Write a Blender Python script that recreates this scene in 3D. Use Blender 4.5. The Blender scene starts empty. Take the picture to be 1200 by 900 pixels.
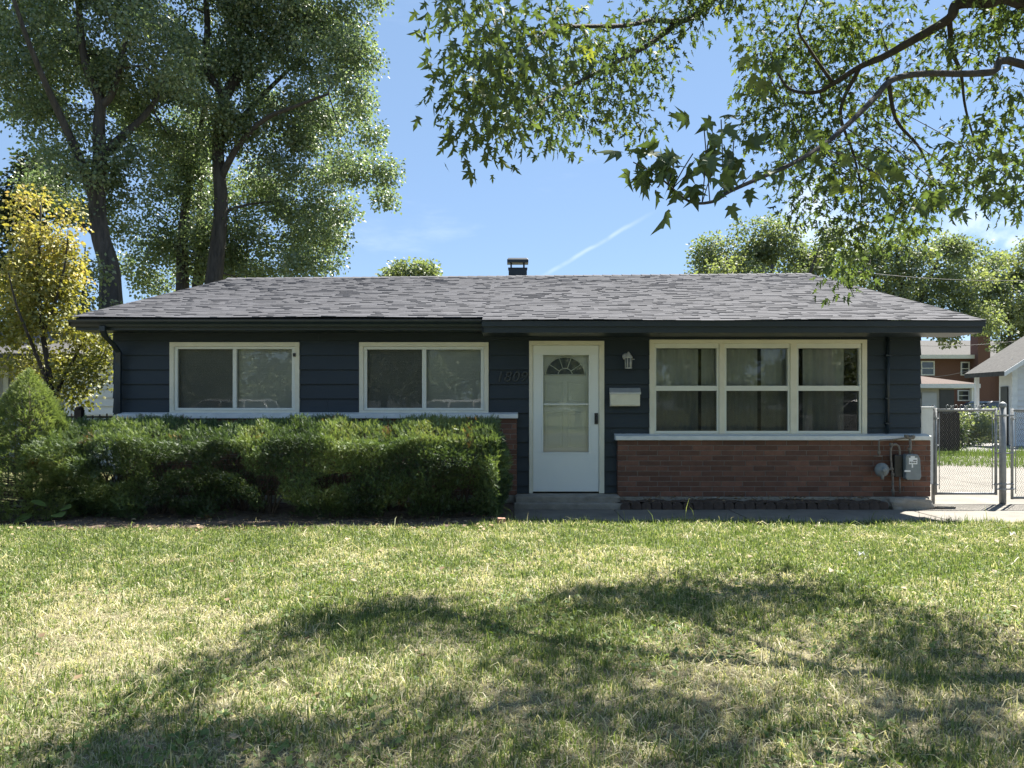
import bpy, math, random
import numpy as np
from mathutils import Vector, Matrix

random.seed(7)
RNG = np.random.default_rng(7)
R = math.radians
SC = bpy.context.scene
COL = SC.collection

# ------------------------------------------------------------------ camera, world, sun, exposure
CAM_H = 1.4
F_PX = 900.0
cam_d = bpy.data.cameras.new('camera')
cam = bpy.data.objects.new('camera', cam_d)
COL.objects.link(cam)
cam.location = (0, 0, CAM_H)
cam.rotation_euler = (R(90), 0, 0)
cam_d.sensor_width = 36
cam_d.lens = 36 * F_PX / 1200
cam_d.shift_y = 26 / 1200
cam_d.clip_start = 0.05
cam_d.clip_end = 2000
SC.camera = cam

SUN = Vector((0.44, 0.52, 1.0)).normalized()
EL = math.asin(SUN.z)
AZ = math.atan2(SUN.x, SUN.y)
world = bpy.data.worlds.new('World')
SC.world = world
world.use_nodes = True
wn, wl = world.node_tree.nodes, world.node_tree.links
wn.clear()
w_out = wn.new('ShaderNodeOutputWorld')
w_bg = wn.new('ShaderNodeBackground')
w_sky = wn.new('ShaderNodeTexSky')
w_sky.sky_type = 'NISHITA'
w_sky.sun_disc = False
w_sky.sun_elevation = EL
w_sky.sun_rotation = AZ
w_sky.altitude = 200
w_sky.air_density = 0.74
w_sky.dust_density = 0.0
w_sky.ozone_density = 0.9
w_bg.inputs['Strength'].default_value = 0.05
# thin cirrus and one contrail live in the sky itself, as functions of direction
w_tc = wn.new('ShaderNodeTexCoord')
def wmath(op, a, b=None, c=None):
    n = wn.new('ShaderNodeMath'); n.operation = op
    for i, v in enumerate((a, b, c)):
        if v is None: continue
        if isinstance(v, (int, float)): n.inputs[i].default_value = v
        else: wl.new(v, n.inputs[i])
    return n.outputs[0]
def wdot(vec):
    n = wn.new('ShaderNodeVectorMath'); n.operation = 'DOT_PRODUCT'
    wl.new(w_tc.outputs['Generated'], n.inputs[0]); n.inputs[1].default_value = vec
    return n.outputs['Value']
def pdir(px, py):
    return Vector(((px - 600) / F_PX, 1.0, (476 - py) / F_PX)).normalized()
def smooth(v, a, b):
    n = wn.new('ShaderNodeMapRange'); n.interpolation_type = 'SMOOTHSTEP'
    wl.new(v, n.inputs[0])
    n.inputs[1].default_value = a; n.inputs[2].default_value = b
    return n.outputs[0]
ca, cb = pdir(615, 336), pdir(770, 246)
cn = ca.cross(cb).normalized()
cmid = (ca + cb).normalized(); clen = math.acos(max(-1, min(1, ca.dot(cb)))) / 2
calong = (cb - ca).normalized()
w_noise = wn.new('ShaderNodeTexNoise'); w_noise.inputs['Scale'].default_value = 26; w_noise.inputs['Detail'].default_value = 6
wl.new(w_tc.outputs['Generated'], w_noise.inputs['Vector'])
nz = w_noise.outputs[0]
off = wmath('ABSOLUTE', wmath('ADD', wdot(cn), wmath('MULTIPLY', wmath('SUBTRACT', nz, 0.5), 0.006)))
trail = wmath('MULTIPLY', smooth(off, 0.0040, 0.0), smooth(wmath('ABSOLUTE', wmath('SUBTRACT', wdot(calong), cmid.dot(calong))), clen * 1.1, clen * 0.3))
trail = wmath('MULTIPLY', trail, smooth(nz, 0.25, 0.6))
w_map = wn.new('ShaderNodeMapping'); w_map.inputs['Scale'].default_value = (1.2, 1.2, 5.0)
wl.new(w_tc.outputs['Generated'], w_map.inputs['Vector'])
w_cl = wn.new('ShaderNodeTexNoise'); w_cl.inputs['Scale'].default_value = 2.6; w_cl.inputs['Detail'].default_value = 9; w_cl.inputs['Roughness'].default_value = 0.62
wl.new(w_map.outputs[0], w_cl.inputs['Vector'])
cirrus = wmath('MULTIPLY', smooth(w_cl.outputs[0], 0.55, 0.8), 0.14)
cl_spot = wmath('MULTIPLY', smooth(wdot(pdir(968, 258)), math.cos(0.065), math.cos(0.01)), smooth(nz, 0.38, 0.62))
cl_spot2 = wmath('MULTIPLY', smooth(wdot(pdir(1185, 290)), math.cos(0.09), math.cos(0.01)), smooth(nz, 0.38, 0.62))
fac = wmath('MINIMUM', wmath('ADD', wmath('MULTIPLY', trail, 0.17), wmath('ADD', cirrus, wmath('MULTIPLY', wmath('ADD', cl_spot, cl_spot2), 0.4))), 0.9)
w_mix = wn.new('ShaderNodeMixRGB'); w_mix.inputs[2].default_value = (9.0, 9.3, 9.6, 1)
# summer haze evens the blue out
w_hz = wn.new('ShaderNodeMixRGB'); w_hz.inputs[0].default_value = 0.6; w_hz.inputs[2].default_value = (1.95, 3.05, 4.75, 1)
wl.new(w_sky.outputs[0], w_hz.inputs[1])
wl.new(fac, w_mix.inputs[0]); wl.new(w_hz.outputs[0], w_mix.inputs[1])
wl.new(w_mix.outputs[0], w_bg.inputs['Color'])
wl.new(w_bg.outputs[0], w_out.inputs['Surface'])

sun_d = bpy.data.lights.new('sun', 'SUN')
sun_d.energy = 5.0
sun_d.angle = R(0.53)
sun_d.color = (1.0, 0.95, 0.86)
sun = bpy.data.objects.new('sun', sun_d)
COL.objects.link(sun)
sun.rotation_euler = SUN.to_track_quat('Z', 'Y').to_euler()
sun.location = (10, 10, 30)

SC.view_settings.view_transform = 'Standard'
SC.view_settings.look = 'None'
SC.view_settings.gamma = 1.0
SC.view_settings.use_curve_mapping = False
SC.view_settings.exposure = 1.97
try:
    SC.cycles.use_denoising = True; SC.cycles.denoiser = 'OPENIMAGEDENOISE'; SC.cycles.denoising_prefilter = 'NONE'; SC.cycles.denoising_input_passes = 'RGB_ALBEDO_NORMAL'; SC.cycles.denoising_quality = 'HIGH'
    SC.cycles.max_bounces = 8
    SC.cycles.diffuse_bounces = 4
    SC.cycles.transparent_max_bounces = 12
    SC.cycles.sample_clamp_indirect = 6
except Exception:
    pass

# ------------------------------------------------------------------ helpers
def P(px, py, Y):
    """a point of the place from where it shows in the photo and its real distance"""
    return Vector(((px - 600) / F_PX * Y, Y, CAM_H + (476 - py) / F_PX * Y))
def PX(px, Y): return (px - 600) / F_PX * Y
def PZ(py, Y): return CAM_H + (476 - py) / F_PX * Y

def nrm(a):
    return a / np.maximum(np.linalg.norm(a, axis=-1, keepdims=True), 1e-9)

class VNoise:
    """2D value noise for placing things"""
    def __init__(self, seed):
        self.t = np.random.default_rng(seed).random((256, 256))
    def __call__(self, x, y, s=1.0):
        x = np.asarray(x, float) / s + 100.0; y = np.asarray(y, float) / s + 100.0
        xi = np.floor(x).astype(int); yi = np.floor(y).astype(int)
        fx = x - xi; fy = y - yi
        fx = fx * fx * (3 - 2 * fx); fy = fy * fy * (3 - 2 * fy)
        t = self.t
        a = t[xi % 256, yi % 256]; b = t[(xi + 1) % 256, yi % 256]
        c = t[xi % 256, (yi + 1) % 256]; d = t[(xi + 1) % 256, (yi + 1) % 256]
        return (a * (1 - fx) + b * fx) * (1 - fy) + (c * (1 - fx) + d * fx) * fy
N1, N2, N3 = VNoise(1), VNoise(2), VNoise(3)

def link(name, me, mat=None, parent=None):
    o = bpy.data.objects.new(name, me)
    COL.objects.link(o)
    if mat is not None: me.materials.append(mat)
    if parent is not None: o.parent = parent
    return o

def fast_mesh(name, V, Fc, mat, parent=None, tint=None, smooth=False):
    V = np.asarray(V, np.float32); Fc = np.asarray(Fc, np.int32)
    k = Fc.shape[1]; m = len(Fc)
    me = bpy.data.meshes.new(name)
    me.vertices.add(len(V)); me.vertices.foreach_set('co', V.ravel())
    me.loops.add(m * k); me.loops.foreach_set('vertex_index', Fc.ravel())
    me.polygons.add(m)
    me.polygons.foreach_set('loop_start', np.arange(0, m * k, k, dtype=np.int32))
    me.polygons.foreach_set('loop_total', np.full(m, k, np.int32))
    if smooth: me.polygons.foreach_set('use_smooth', np.ones(m, bool))
    me.update(calc_edges=True)
    if tint is not None:
        at = me.attributes.new('tint', 'FLOAT', 'FACE')
        at.data.foreach_set('value', np.asarray(tint, np.float32))
    o = link(name, me, mat, parent)
    if parent is not None:  # world coordinates in, parent's frame out
        o.matrix_parent_inverse = parent.matrix_world.inverted()
    return o

class MB:
    def __init__(self):
        self.v = []; self.f = []; self.t = []; self.s = []
    def add(self, vs, fs, tint=0.5, smooth=False):
        b = len(self.v)
        self.v += [tuple(p) for p in vs]
        for f in fs:
            self.f.append([b + i for i in f]); self.t.append(tint); self.s.append(smooth)
        return self
    def box(self, x0, x1, y0, y1, z0, z1, tint=0.5):
        x0, x1 = min(x0, x1), max(x0, x1); y0, y1 = min(y0, y1), max(y0, y1); z0, z1 = min(z0, z1), max(z0, z1)
        return self.add([(x0,y0,z0),(x1,y0,z0),(x1,y1,z0),(x0,y1,z0),(x0,y0,z1),(x1,y0,z1),(x1,y1,z1),(x0,y1,z1)],
                        [(3,2,1,0),(4,5,6,7),(0,1,5,4),(1,2,6,5),(2,3,7,6),(3,0,4,7)], tint)
    def quad(self, a, b, c, d, tint=0.5):
        return self.add([a, b, c, d], [(0,1,2,3)], tint)
    def prism(self, prof, axis, a0, a1, tint=0.5):
        """closed 2D profile extruded along axis 'x' (profile y,z), 'y' (x,z) or 'z' (x,y)"""
        n = len(prof)
        def pt(p, a):
            return (a, p[0], p[1]) if axis == 'x' else (p[0], a, p[1]) if axis == 'y' else (p[0], p[1], a)
        vs = [pt(p, a0) for p in prof] + [pt(p, a1) for p in prof]
        fs = [(i, (i+1) % n, n + (i+1) % n, n + i) for i in range(n)]
        fs += [tuple(range(n-1, -1, -1)), tuple(range(n, 2*n))]
        return self.add(vs, fs, tint)
    def tube(self, pts, rad, sides=6, tint=0.5, cap=True):
        pts = [Vector(p) for p in pts]; n = len(pts)
        if not hasattr(rad, '__len__'): rad = [rad] * n
        ref = None; vs = []
        for i, p in enumerate(pts):
            d = (pts[min(i+1, n-1)] - pts[max(i-1, 0)])
            if d.length < 1e-9: d = Vector((0,0,1))
            d.normalize()
            if ref is None:
                ref = Vector((0,0,1)) if abs(d.z) < 0.9 else Vector((1,0,0))
            s = d.cross(ref)
            if s.length < 1e-6: s = d.cross(Vector((0.3,1,0.2)))
            s.normalize(); u = s.cross(d).normalized(); ref = u
            for k in range(sides):
                a = 2*math.pi*k/sides
                vs.append(p + (s*math.cos(a) + u*math.sin(a)) * rad[i])
        fs = []
        for i in range(n-1):
            for k in range(sides):
                fs.append((i*sides+k, i*sides+(k+1)%sides, (i+1)*sides+(k+1)%sides, (i+1)*sides+k))
        self.add(vs, fs, tint, True)
        if cap:
            b = len(self.v) - len(vs)
            self.f.append([b+k for k in range(sides-1,-1,-1)]); self.t.append(tint); self.s.append(False)
            self.f.append([b+(n-1)*sides+k for k in range(sides)]); self.t.append(tint); self.s.append(False)
        return self
    def lathe(self, prof, c, sides=16, axis='z', tint=0.5, smooth=True):
        """profile of (radius, height) turned about an axis through c"""
        vs = []
        for r, h in prof:
            for k in range(sides):
                a = 2*math.pi*k/sides; x, y = r*math.cos(a), r*math.sin(a)
                q = (x, y, h) if axis == 'z' else (x, h, y) if axis == 'y' else (h, x, y)
                vs.append((c[0]+q[0], c[1]+q[1], c[2]+q[2]))
        n = len(prof); fs = []
        for i in range(n-1):
            for k in range(sides):
                fs.append((i*sides+k, i*sides+(k+1)%sides, (i+1)*sides+(k+1)%sides, (i+1)*sides+k))
        self.add(vs, fs, tint, smooth)
        self.add(vs[:sides], [tuple(range(sides-1,-1,-1))], tint)
        self.add(vs[-sides:], [tuple(range(sides))], tint)
        return self
    def build(self, name, mat, parent=None, bevel=0.0):
        me = bpy.data.meshes.new(name)
        me.from_pydata(self.v, [], self.f)
        me.polygons.foreach_set('use_smooth', self.s)
        at = me.attributes.new('tint', 'FLOAT', 'FACE')
        at.data.foreach_set('value', np.asarray(self.t, np.float32))
        me.update()
        o = link(name, me, mat, parent)
        if parent is not None:
            o.matrix_parent_inverse = world_mat(parent).inverted()
        if bevel:
            m = o.modifiers.new('bevel', 'BEVEL'); m.width = bevel; m.segments = 2; m.limit_method = 'ANGLE'
        return o

def world_mat(o):
    m = Matrix.LocRotScale(o.location, o.rotation_euler, o.scale)
    return m if o.parent is None else world_mat(o.parent) @ o.matrix_parent_inverse @ m

def tag(o, label=None, cat=None, group=None, kind=None):
    if label: o['label'] = label
    if cat: o['category'] = cat
    if group: o['group'] = group
    if kind: o['kind'] = kind
    return o
def empty(name, loc, label, cat, group=None):
    o = bpy.data.objects.new(name, None); COL.objects.link(o)
    o.empty_display_size = 0.2
    o.location = loc
    bpy.context.view_layer.update()
    return tag(o, label, cat, group)
def catmull(pts, per=6):
    pts = [Vector(p) for p in pts]
    q = [pts[0]*2 - pts[1]] + pts + [pts[-1]*2 - pts[-2]]
    out = []
    for i in range(1, len(q)-2):
        p0, p1, p2, p3 = q[i-1], q[i], q[i+1], q[i+2]
        for k in range(per):
            t = k/per
            out.append(0.5*((2*p1) + (p2-p0)*t + (2*p0-5*p1+4*p2-p3)*t*t + (3*p1-p0-3*p2+p3)*t**3))
    out.append(pts[-1])
    return out

# ------------------------------------------------------------------ materials
def new_mat(name):
    m = bpy.data.materials.new(name); m.use_nodes = True
    n, l = m.node_tree.nodes, m.node_tree.links
    n.clear()
    out = n.new('ShaderNodeOutputMaterial')
    return m, n, l, out

def ramp(n, stops):
    r = n.new('ShaderNodeValToRGB')
    els = r.color_ramp.elements
    while len(els) < len(stops): els.new(0.5)
    for e, (p, c) in zip(els, stops):
        e.position = p; e.color = (*c, 1)
    return r

def surf(name, c0, c1, scale=8.0, rough=0.7, bump=0.2, bscale=None, metal=0.0, tint=None, c2=None, spec=0.5, detail=8, stretch=None, bdist=0.01):
    """noise mottled surface; tint=(dark, light) multiplies by the per-face value"""
    m, n, l, out = new_mat(name)
    b = n.new('ShaderNodeBsdfPrincipled')
    b.inputs['Roughness'].default_value = rough; b.inputs['Metallic'].default_value = metal
    b.inputs['Specular IOR Level'].default_value = spec
    tc = n.new('ShaderNodeTexCoord'); vec = tc.outputs['Object']
    if stretch:
        mp = n.new('ShaderNodeMapping'); mp.inputs['Scale'].default_value = stretch
        l.new(vec, mp.inputs[0]); vec = mp.outputs[0]
    nz = n.new('ShaderNodeTexNoise'); nz.inputs['Scale'].default_value = scale; nz.inputs['Detail'].default_value = detail
    nz.inputs['Roughness'].default_value = 0.65
    l.new(vec, nz.inputs['Vector'])
    stops = [(0.3, c0), (0.7, c1)] if c2 is None else [(0.3, c0), (0.52, c1), (0.75, c2)]
    rp = ramp(n, stops); l.new(nz.outputs[0], rp.inputs[0])
    col = rp.outputs[0]
    if tint:
        at = n.new('ShaderNodeAttribute'); at.attribute_name = 'tint'
        mr = n.new('ShaderNodeMapRange'); l.new(at.outputs['Fac'], mr.inputs[0])
        mr.inputs[3].default_value = tint[0]; mr.inputs[4].default_value = tint[1]
        mx = n.new('ShaderNodeVectorMath'); mx.operation = 'SCALE'
        l.new(col, mx.inputs[0]); l.new(mr.outputs[0], mx.inputs['Scale'])
        col = mx.outputs[0]
    l.new(col, b.inputs['Base Color'])
    if bump:
        n2 = n.new('ShaderNodeTexNoise'); n2.inputs['Scale'].default_value = bscale or scale*4; n2.inputs['Detail'].default_value = 6
        l.new(vec, n2.inputs['Vector'])
        bp = n.new('ShaderNodeBump'); bp.inputs['Strength'].default_value = bump; bp.inputs['Distance'].default_value = bdist
        l.new(n2.outputs[0], bp.inputs['Height']); l.new(bp.outputs[0], b.inputs['Normal'])
    l.new(b.outputs[0], out.inputs[0])
    return m

def leaf_mat(name, stops, trans=0.4, tcol=None, gloss=0.04, grough=0.6):
    """leaf: diffuse + light through the blade + a waxy sheen; hue per leaf from 'tint'"""
    m, n, l, out = new_mat(name)
    at = n.new('ShaderNodeAttribute'); at.attribute_name = 'tint'
    rp = ramp(n, stops); l.new(at.outputs['Fac'], rp.inputs[0])
    d = n.new('ShaderNodeBsdfDiffuse'); l.new(rp.outputs[0], d.inputs[0])
    t = n.new('ShaderNodeBsdfTranslucent')
    mu = n.new('ShaderNodeMixRGB'); mu.blend_type = 'MULTIPLY'; mu.inputs[0].default_value = 1
    l.new(rp.outputs[0], mu.inputs[1]); mu.inputs[2].default_value = (*(tcol or (1.7, 1.6, 0.7)), 1)
    l.new(mu.outputs[0], t.inputs[0])
    mx = n.new('ShaderNodeMixShader'); mx.inputs[0].default_value = trans
    l.new(d.outputs[0], mx.inputs[1]); l.new(t.outputs[0], mx.inputs[2])
    g = n.new('ShaderNodeBsdfGlossy'); g.inputs['Roughness'].default_value = grough; g.inputs[0].default_value = (1, 1, 1, 1)
    m2 = n.new('ShaderNodeMixShader'); m2.inputs[0].default_value = gloss
    l.new(mx.outputs[0], m2.inputs[1]); l.new(g.outputs[0], m2.inputs[2])
    l.new(m2.outputs[0], out.inputs[0])
    return m

def glass_mat(name, ior=1.65, tr=(0.92, 0.95, 0.93)):
    m, n, l, out = new_mat(name)
    f = n.new('ShaderNodeFresnel'); f.inputs[0].default_value = ior
    t = n.new('ShaderNodeBsdfTransparent'); t.inputs[0].default_value = (*tr, 1)
    g = n.new('ShaderNodeBsdfGlossy'); g.inputs['Roughness'].default_value = 0.015
    # slight waviness of old panes
    tc = n.new('ShaderNodeTexCoord'); nz = n.new('ShaderNodeTexNoise'); nz.inputs['Scale'].default_value = 3.5
    l.new(tc.outputs['Object'], nz.inputs['Vector'])
    bp = n.new('ShaderNodeBump'); bp.inputs['Strength'].default_value = 0.02; bp.inputs['Distance'].default_value = 0.02
    l.new(nz.outputs[0], bp.inputs['Height']); l.new(bp.outputs[0], g.inputs['Normal'])
    mx = n.new('ShaderNodeMixShader')
    l.new(f.outputs[0], mx.inputs[0]); l.new(t.outputs[0], mx.inputs[1]); l.new(g.outputs[0], mx.inputs[2])
    l.new(mx.outputs[0], out.inputs[0])
    return m

def screen_mat(name, dens=0.42):
    m, n, l, out = new_mat(name)
    t = n.new('ShaderNodeBsdfTransparent'); d = n.new('ShaderNodeBsdfDiffuse'); d.inputs[0].default_value = (0.035, 0.036, 0.036, 1)
    mx = n.new('ShaderNodeMixShader'); mx.inputs[0].default_value = dens
    l.new(t.outputs[0], mx.inputs[1]); l.new(d.outputs[0], mx.inputs[2]); l.new(mx.outputs[0], out.inputs[0])
    return m

M = {}
M['navy'] = surf('navy_paint', (0.0095, 0.0185, 0.028), (0.0175, 0.030, 0.042), 1.6, 0.55, 0.25, 60, stretch=(0.3, 1, 1), bdist=0.004)
M['navy_trim'] = surf('navy_trim_paint', (0.012, 0.0215, 0.031), (0.017, 0.028, 0.039), 2, 0.42, 0.1, 30, bdist=0.003)
M['trim'] = surf('window_trim_paint', (0.66, 0.63, 0.52), (0.77, 0.74, 0.62), 5, 0.5, 0.12, 40, bdist=0.003)
M['vinyl'] = surf('white_vinyl', (0.68, 0.69, 0.63), (0.74, 0.75, 0.69), 4, 0.4, 0.05, 40, bdist=0.003)
M['ledge'] = surf('ledge_paint', (0.62, 0.64, 0.64), (0.78, 0.79, 0.78), 6, 0.5, 0.2, 40, bdist=0.003)
M['door'] = surf('door_enamel', (0.76, 0.79, 0.77), (0.80, 0.82, 0.79), 2, 0.35, 0.03, 30, bdist=0.002)
M['brick'] = surf('red_brown_brick', (0.12, 0.058, 0.040), (0.19, 0.09, 0.059), 14, 0.85, 0.5, 90, tint=(0.72, 1.3), bdist=0.004)
M['mortar'] = surf('mortar', (0.17, 0.145, 0.13), (0.26, 0.225, 0.20), 20, 0.95, 0.5, 120, bdist=0.004)
M['shingle'] = surf('asphalt_shingle', (0.062, 0.063, 0.071), (0.098, 0.099, 0.111), 60, 0.93, 0.6, 220, tint=(0.82, 1.12), spec=0.25, bdist=0.004)
M['numeral'] = surf('glossy_navy_numeral', (0.024, 0.035, 0.045), (0.03, 0.042, 0.053), 9, 0.25, 0)
M['metal_dark'] = surf('dark_metal', (0.02, 0.021, 0.022), (0.04, 0.04, 0.042), 8, 0.4, 0.1, metal=0.3)
M['galv'] = surf('galvanised_steel', (0.22, 0.23, 0.235), (0.34, 0.35, 0.355), 12, 0.55, 0.1, 50, metal=0.35)
M['chain'] = surf('dull_wire', (0.10, 0.10, 0.10), (0.17, 0.17, 0.17), 12, 0.55, 0, metal=0.3)
M['pewter'] = surf('grey_white_metal', (0.5, 0.51, 0.5), (0.62, 0.62, 0.6), 12, 0.45, 0.1, 50, metal=0.2)
M['meter'] = surf('grey_meter_paint', (0.17, 0.19, 0.20), (0.24, 0.27, 0.28), 9, 0.5, 0.2, 40)
M['pipe'] = surf('weathered_pipe', (0.10, 0.095, 0.09), (0.24, 0.21, 0.18), 18, 0.7, 0.3, 60)
M['white'] = surf('white_label', (0.75, 0.75, 0.75), (0.85, 0.85, 0.85), 4, 0.5, 0)
M['print'] = surf('black_print', (0.03, 0.03, 0.03), (0.04, 0.04, 0.04), 4, 0.6, 0)
M['concrete'] = surf('old_concrete', (0.115, 0.105, 0.089), (0.16, 0.148, 0.127), 2.2, 0.92, 0.5, 60, c2=(0.20, 0.186, 0.16), bdist=0.006)
M['step'] = surf('step_concrete', (0.20, 0.18, 0.15), (0.36, 0.33, 0.28), 5, 0.92, 0.6, 50, bdist=0.008)
M['soil'] = surf('mulch_soil', (0.045, 0.031, 0.022), (0.11, 0.078, 0.055), 12, 0.97, 1.0, 40, c2=(0.17, 0.125, 0.09), bdist=0.03)
M['edging'] = surf('edging_brick_dark', (0.05, 0.036, 0.03), (0.10, 0.07, 0.055), 14, 0.92, 0.6, 60, tint=(0.7, 1.4), bdist=0.01)
M['curtain'] = surf('grey_curtain', (0.42, 0.45, 0.45), (0.50, 0.53, 0.53), 6, 0.9, 0.1, 60)
M['blind'] = surf('window_blind', (0.60, 0.62, 0.60), (0.68, 0.70, 0.67), 3, 0.7, 0)
M['interior'] = surf('dim_interior', (0.15, 0.155, 0.16), (0.19, 0.195, 0.20), 3, 0.9, 0)
M['glass'] = glass_mat('window_glass')
M['screen'] = screen_mat('insect_mesh', 0.42)
M['fan'] = surf('dark_leaded_glass', (0.05, 0.065, 0.08), (0.12, 0.14, 0.17), 22, 0.12, 0.3, 30)
M['bark_dark'] = surf('grey_bark', (0.022, 0.019, 0.017), (0.085, 0.074, 0.063), 9, 0.95, 1.0, 16, stretch=(1, 1, 0.18), bdist=0.05)
M['bark_maple'] = surf('maple_bark', (0.026, 0.023, 0.021), (0.06, 0.054, 0.05), 16, 0.95, 0.8, 40, bdist=0.01)
M['twig'] = surf('brown_twig', (0.06, 0.042, 0.03), (0.12, 0.09, 0.065), 20, 0.95, 0.2)
M['asphalt'] = surf('street_asphalt', (0.045, 0.045, 0.046), (0.075, 0.074, 0.072), 6, 0.9, 0.5, 120, bdist=0.006)
M['gravel'] = surf('pale_gravel', (0.15, 0.147, 0.14), (0.23, 0.225, 0.215), 18, 0.95, 0.8, 60, bdist=0.02)
M['bsiding'] = surf('pale_siding', (0.58, 0.59, 0.60), (0.68, 0.69, 0.70), 3, 0.6, 0.05, stretch=(0.3, 1, 1))
M['beige'] = surf('beige_stucco', (0.30, 0.29, 0.26), (0.36, 0.35, 0.32), 3, 0.8, 0.05)
M['gsiding'] = surf('grey_siding', (0.36, 0.37, 0.385), (0.44, 0.45, 0.465), 3, 0.6, 0.05, stretch=(0.3, 1, 1))
M['bbrick'] = surf('far_brick', (0.11, 0.055, 0.042), (0.17, 0.085, 0.065), 10, 0.9, 0.2, 40, stretch=(1, 1, 3))
M['broof'] = surf('far_grey_roof', (0.032, 0.031, 0.031), (0.075, 0.073, 0.071), 9, 0.95, 0.4, 30)
M['bredroof'] = surf('far_brown_roof', (0.055, 0.037, 0.032), (0.095, 0.064, 0.056), 9, 0.95, 0.4, 30)
M['bdark'] = surf('dark_door_paint', (0.02, 0.022, 0.026), (0.035, 0.037, 0.042), 5, 0.4, 0)
M['bglass'] = surf('far_window_glass', (0.03, 0.035, 0.04), (0.06, 0.07, 0.08), 2, 0.06, 0, spec=0.8)
M['rust'] = surf('dark_iron', (0.018, 0.014, 0.012), (0.035, 0.026, 0.02), 12, 0.8, 0.3)
M['pinkbrick'] = surf('loose_red_brick', (0.32, 0.16, 0.12), (0.46, 0.27, 0.21), 14, 0.9, 0.6, 60)
M['paper'] = surf('litter_paper', (0.7, 0.7, 0.68), (0.8, 0.8, 0.78), 9, 0.8, 0.1)
M['wire'] = surf('cable_black', (0.02, 0.02, 0.02), (0.03, 0.03, 0.03), 9, 0.6, 0)

def ground_mat(name, cols, s1=0.6, s2=9.0, bump=0.7):
    m, n, l, out = new_mat(name)
    b = n.new('ShaderNodeBsdfPrincipled'); b.inputs['Roughness'].default_value = 0.96; b.inputs['Specular IOR Level'].default_value = 0.15
    tc = n.new('ShaderNodeTexCoord')
    a = n.new('ShaderNodeTexNoise'); a.inputs['Scale'].default_value = s1; a.inputs['Detail'].default_value = 5; l.new(tc.outputs['Object'], a.inputs['Vector'])
    c = n.new('ShaderNodeTexNoise'); c.inputs['Scale'].default_value = s2; c.inputs['Detail'].default_value = 9; c.inputs['Roughness'].default_value = 0.75; l.new(tc.outputs['Object'], c.inputs['Vector'])
    mx = n.new('ShaderNodeMixRGB'); mx.inputs[0].default_value = 0.6; l.new(a.outputs[0], mx.inputs[1]); l.new(c.outputs[0], mx.inputs[2])
    rp = ramp(n, cols); l.new(mx.outputs[0], rp.inputs[0]); l.new(rp.outputs[0], b.inputs['Base Color'])
    f = n.new('ShaderNodeTexNoise'); f.inputs['Scale'].default_value = s2*8; f.inputs['Detail'].default_value = 5; l.new(tc.outputs['Object'], f.inputs['Vector'])
    bp = n.new('ShaderNodeBump'); bp.inputs['Strength'].default_value = bump; bp.inputs['Distance'].default_value = 0.03
    l.new(f.outputs[0], bp.inputs['Height']); l.new(bp.outputs[0], b.inputs['Normal'])
    l.new(b.outputs[0], out.inputs[0])
    return m
M['ground'] = ground_mat('rough_ground', [(0.3, (0.06, 0.075, 0.03)), (0.5, (0.11, 0.115, 0.05)), (0.7, (0.19, 0.165, 0.095))], 0.2, 4)
M['thatch'] = ground_mat('lawn_thatch', [(0.34, (0.06, 0.05, 0.032)), (0.5, (0.19, 0.17, 0.105)), (0.66, (0.33, 0.295, 0.20))], 0.8, 22)
M['grass'] = leaf_mat('grass_blade', [(0.0, (0.055, 0.095, 0.020)), (0.35, (0.15, 0.205, 0.058)), (0.58, (0.27, 0.31, 0.12)), (0.72, (0.38, 0.355, 0.215)), (1.0, (0.54, 0.50, 0.355))], 0.45, (1.25, 1.25, 0.8), 0.03, 0.6)
M['cotton'] = leaf_mat('cottonwood_leaf', [(0.0, (0.07, 0.105, 0.06)), (0.55, (0.15, 0.195, 0.10)), (1.0, (0.27, 0.30, 0.15))], 0.48, (1.2, 1.32, 0.85), 0.06, 0.45)
M['maple'] = leaf_mat('maple_leaf', [(0.0, (0.050, 0.075, 0.034)), (0.6, (0.085, 0.118, 0.044)), (0.9, (0.15, 0.185, 0.05)), (1.0, (0.26, 0.26, 0.05))], 0.42, (1.3, 1.4, 0.7), 0.025, 0.5)
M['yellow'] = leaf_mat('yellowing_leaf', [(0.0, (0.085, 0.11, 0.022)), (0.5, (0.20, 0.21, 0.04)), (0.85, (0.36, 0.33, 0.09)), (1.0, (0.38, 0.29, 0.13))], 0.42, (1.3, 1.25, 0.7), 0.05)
M['farleaf'] = leaf_mat('distant_leaf', [(0.0, (0.085, 0.12, 0.065)), (0.6, (0.15, 0.19, 0.095)), (1.0, (0.25, 0.275, 0.12))], 0.48, (1.4, 1.4, 0.7), 0.06)
M['darkleaf'] = leaf_mat('dark_leaf', [(0.0, (0.025, 0.042, 0.02)), (1.0, (0.06, 0.085, 0.036))], 0.3, (1.4, 1.5, 0.6), 0.04)
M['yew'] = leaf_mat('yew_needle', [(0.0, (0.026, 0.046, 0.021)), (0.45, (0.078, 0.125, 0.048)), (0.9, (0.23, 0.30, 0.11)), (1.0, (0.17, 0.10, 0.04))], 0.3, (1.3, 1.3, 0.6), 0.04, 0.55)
M['spruce'] = leaf_mat('spruce_needle', [(0.0, (0.08, 0.12, 0.045)), (0.6, (0.17, 0.225, 0.08)), (1.0, (0.30, 0.34, 0.14))], 0.35, (1.3, 1.3, 0.7), 0.03, 0.55)
M['weed'] = leaf_mat('weed_leaf', [(0.0, (0.075, 0.125, 0.03)), (1.0, (0.16, 0.23, 0.065))], 0.35, (1.3, 1.3, 0.6), 0.025, 0.65)
M['litter'] = leaf_mat('dry_leaf', [(0.0, (0.12, 0.075, 0.04)), (1.0, (0.36, 0.27, 0.16))], 0.1, (1, 1, 1), 0.03)

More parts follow.
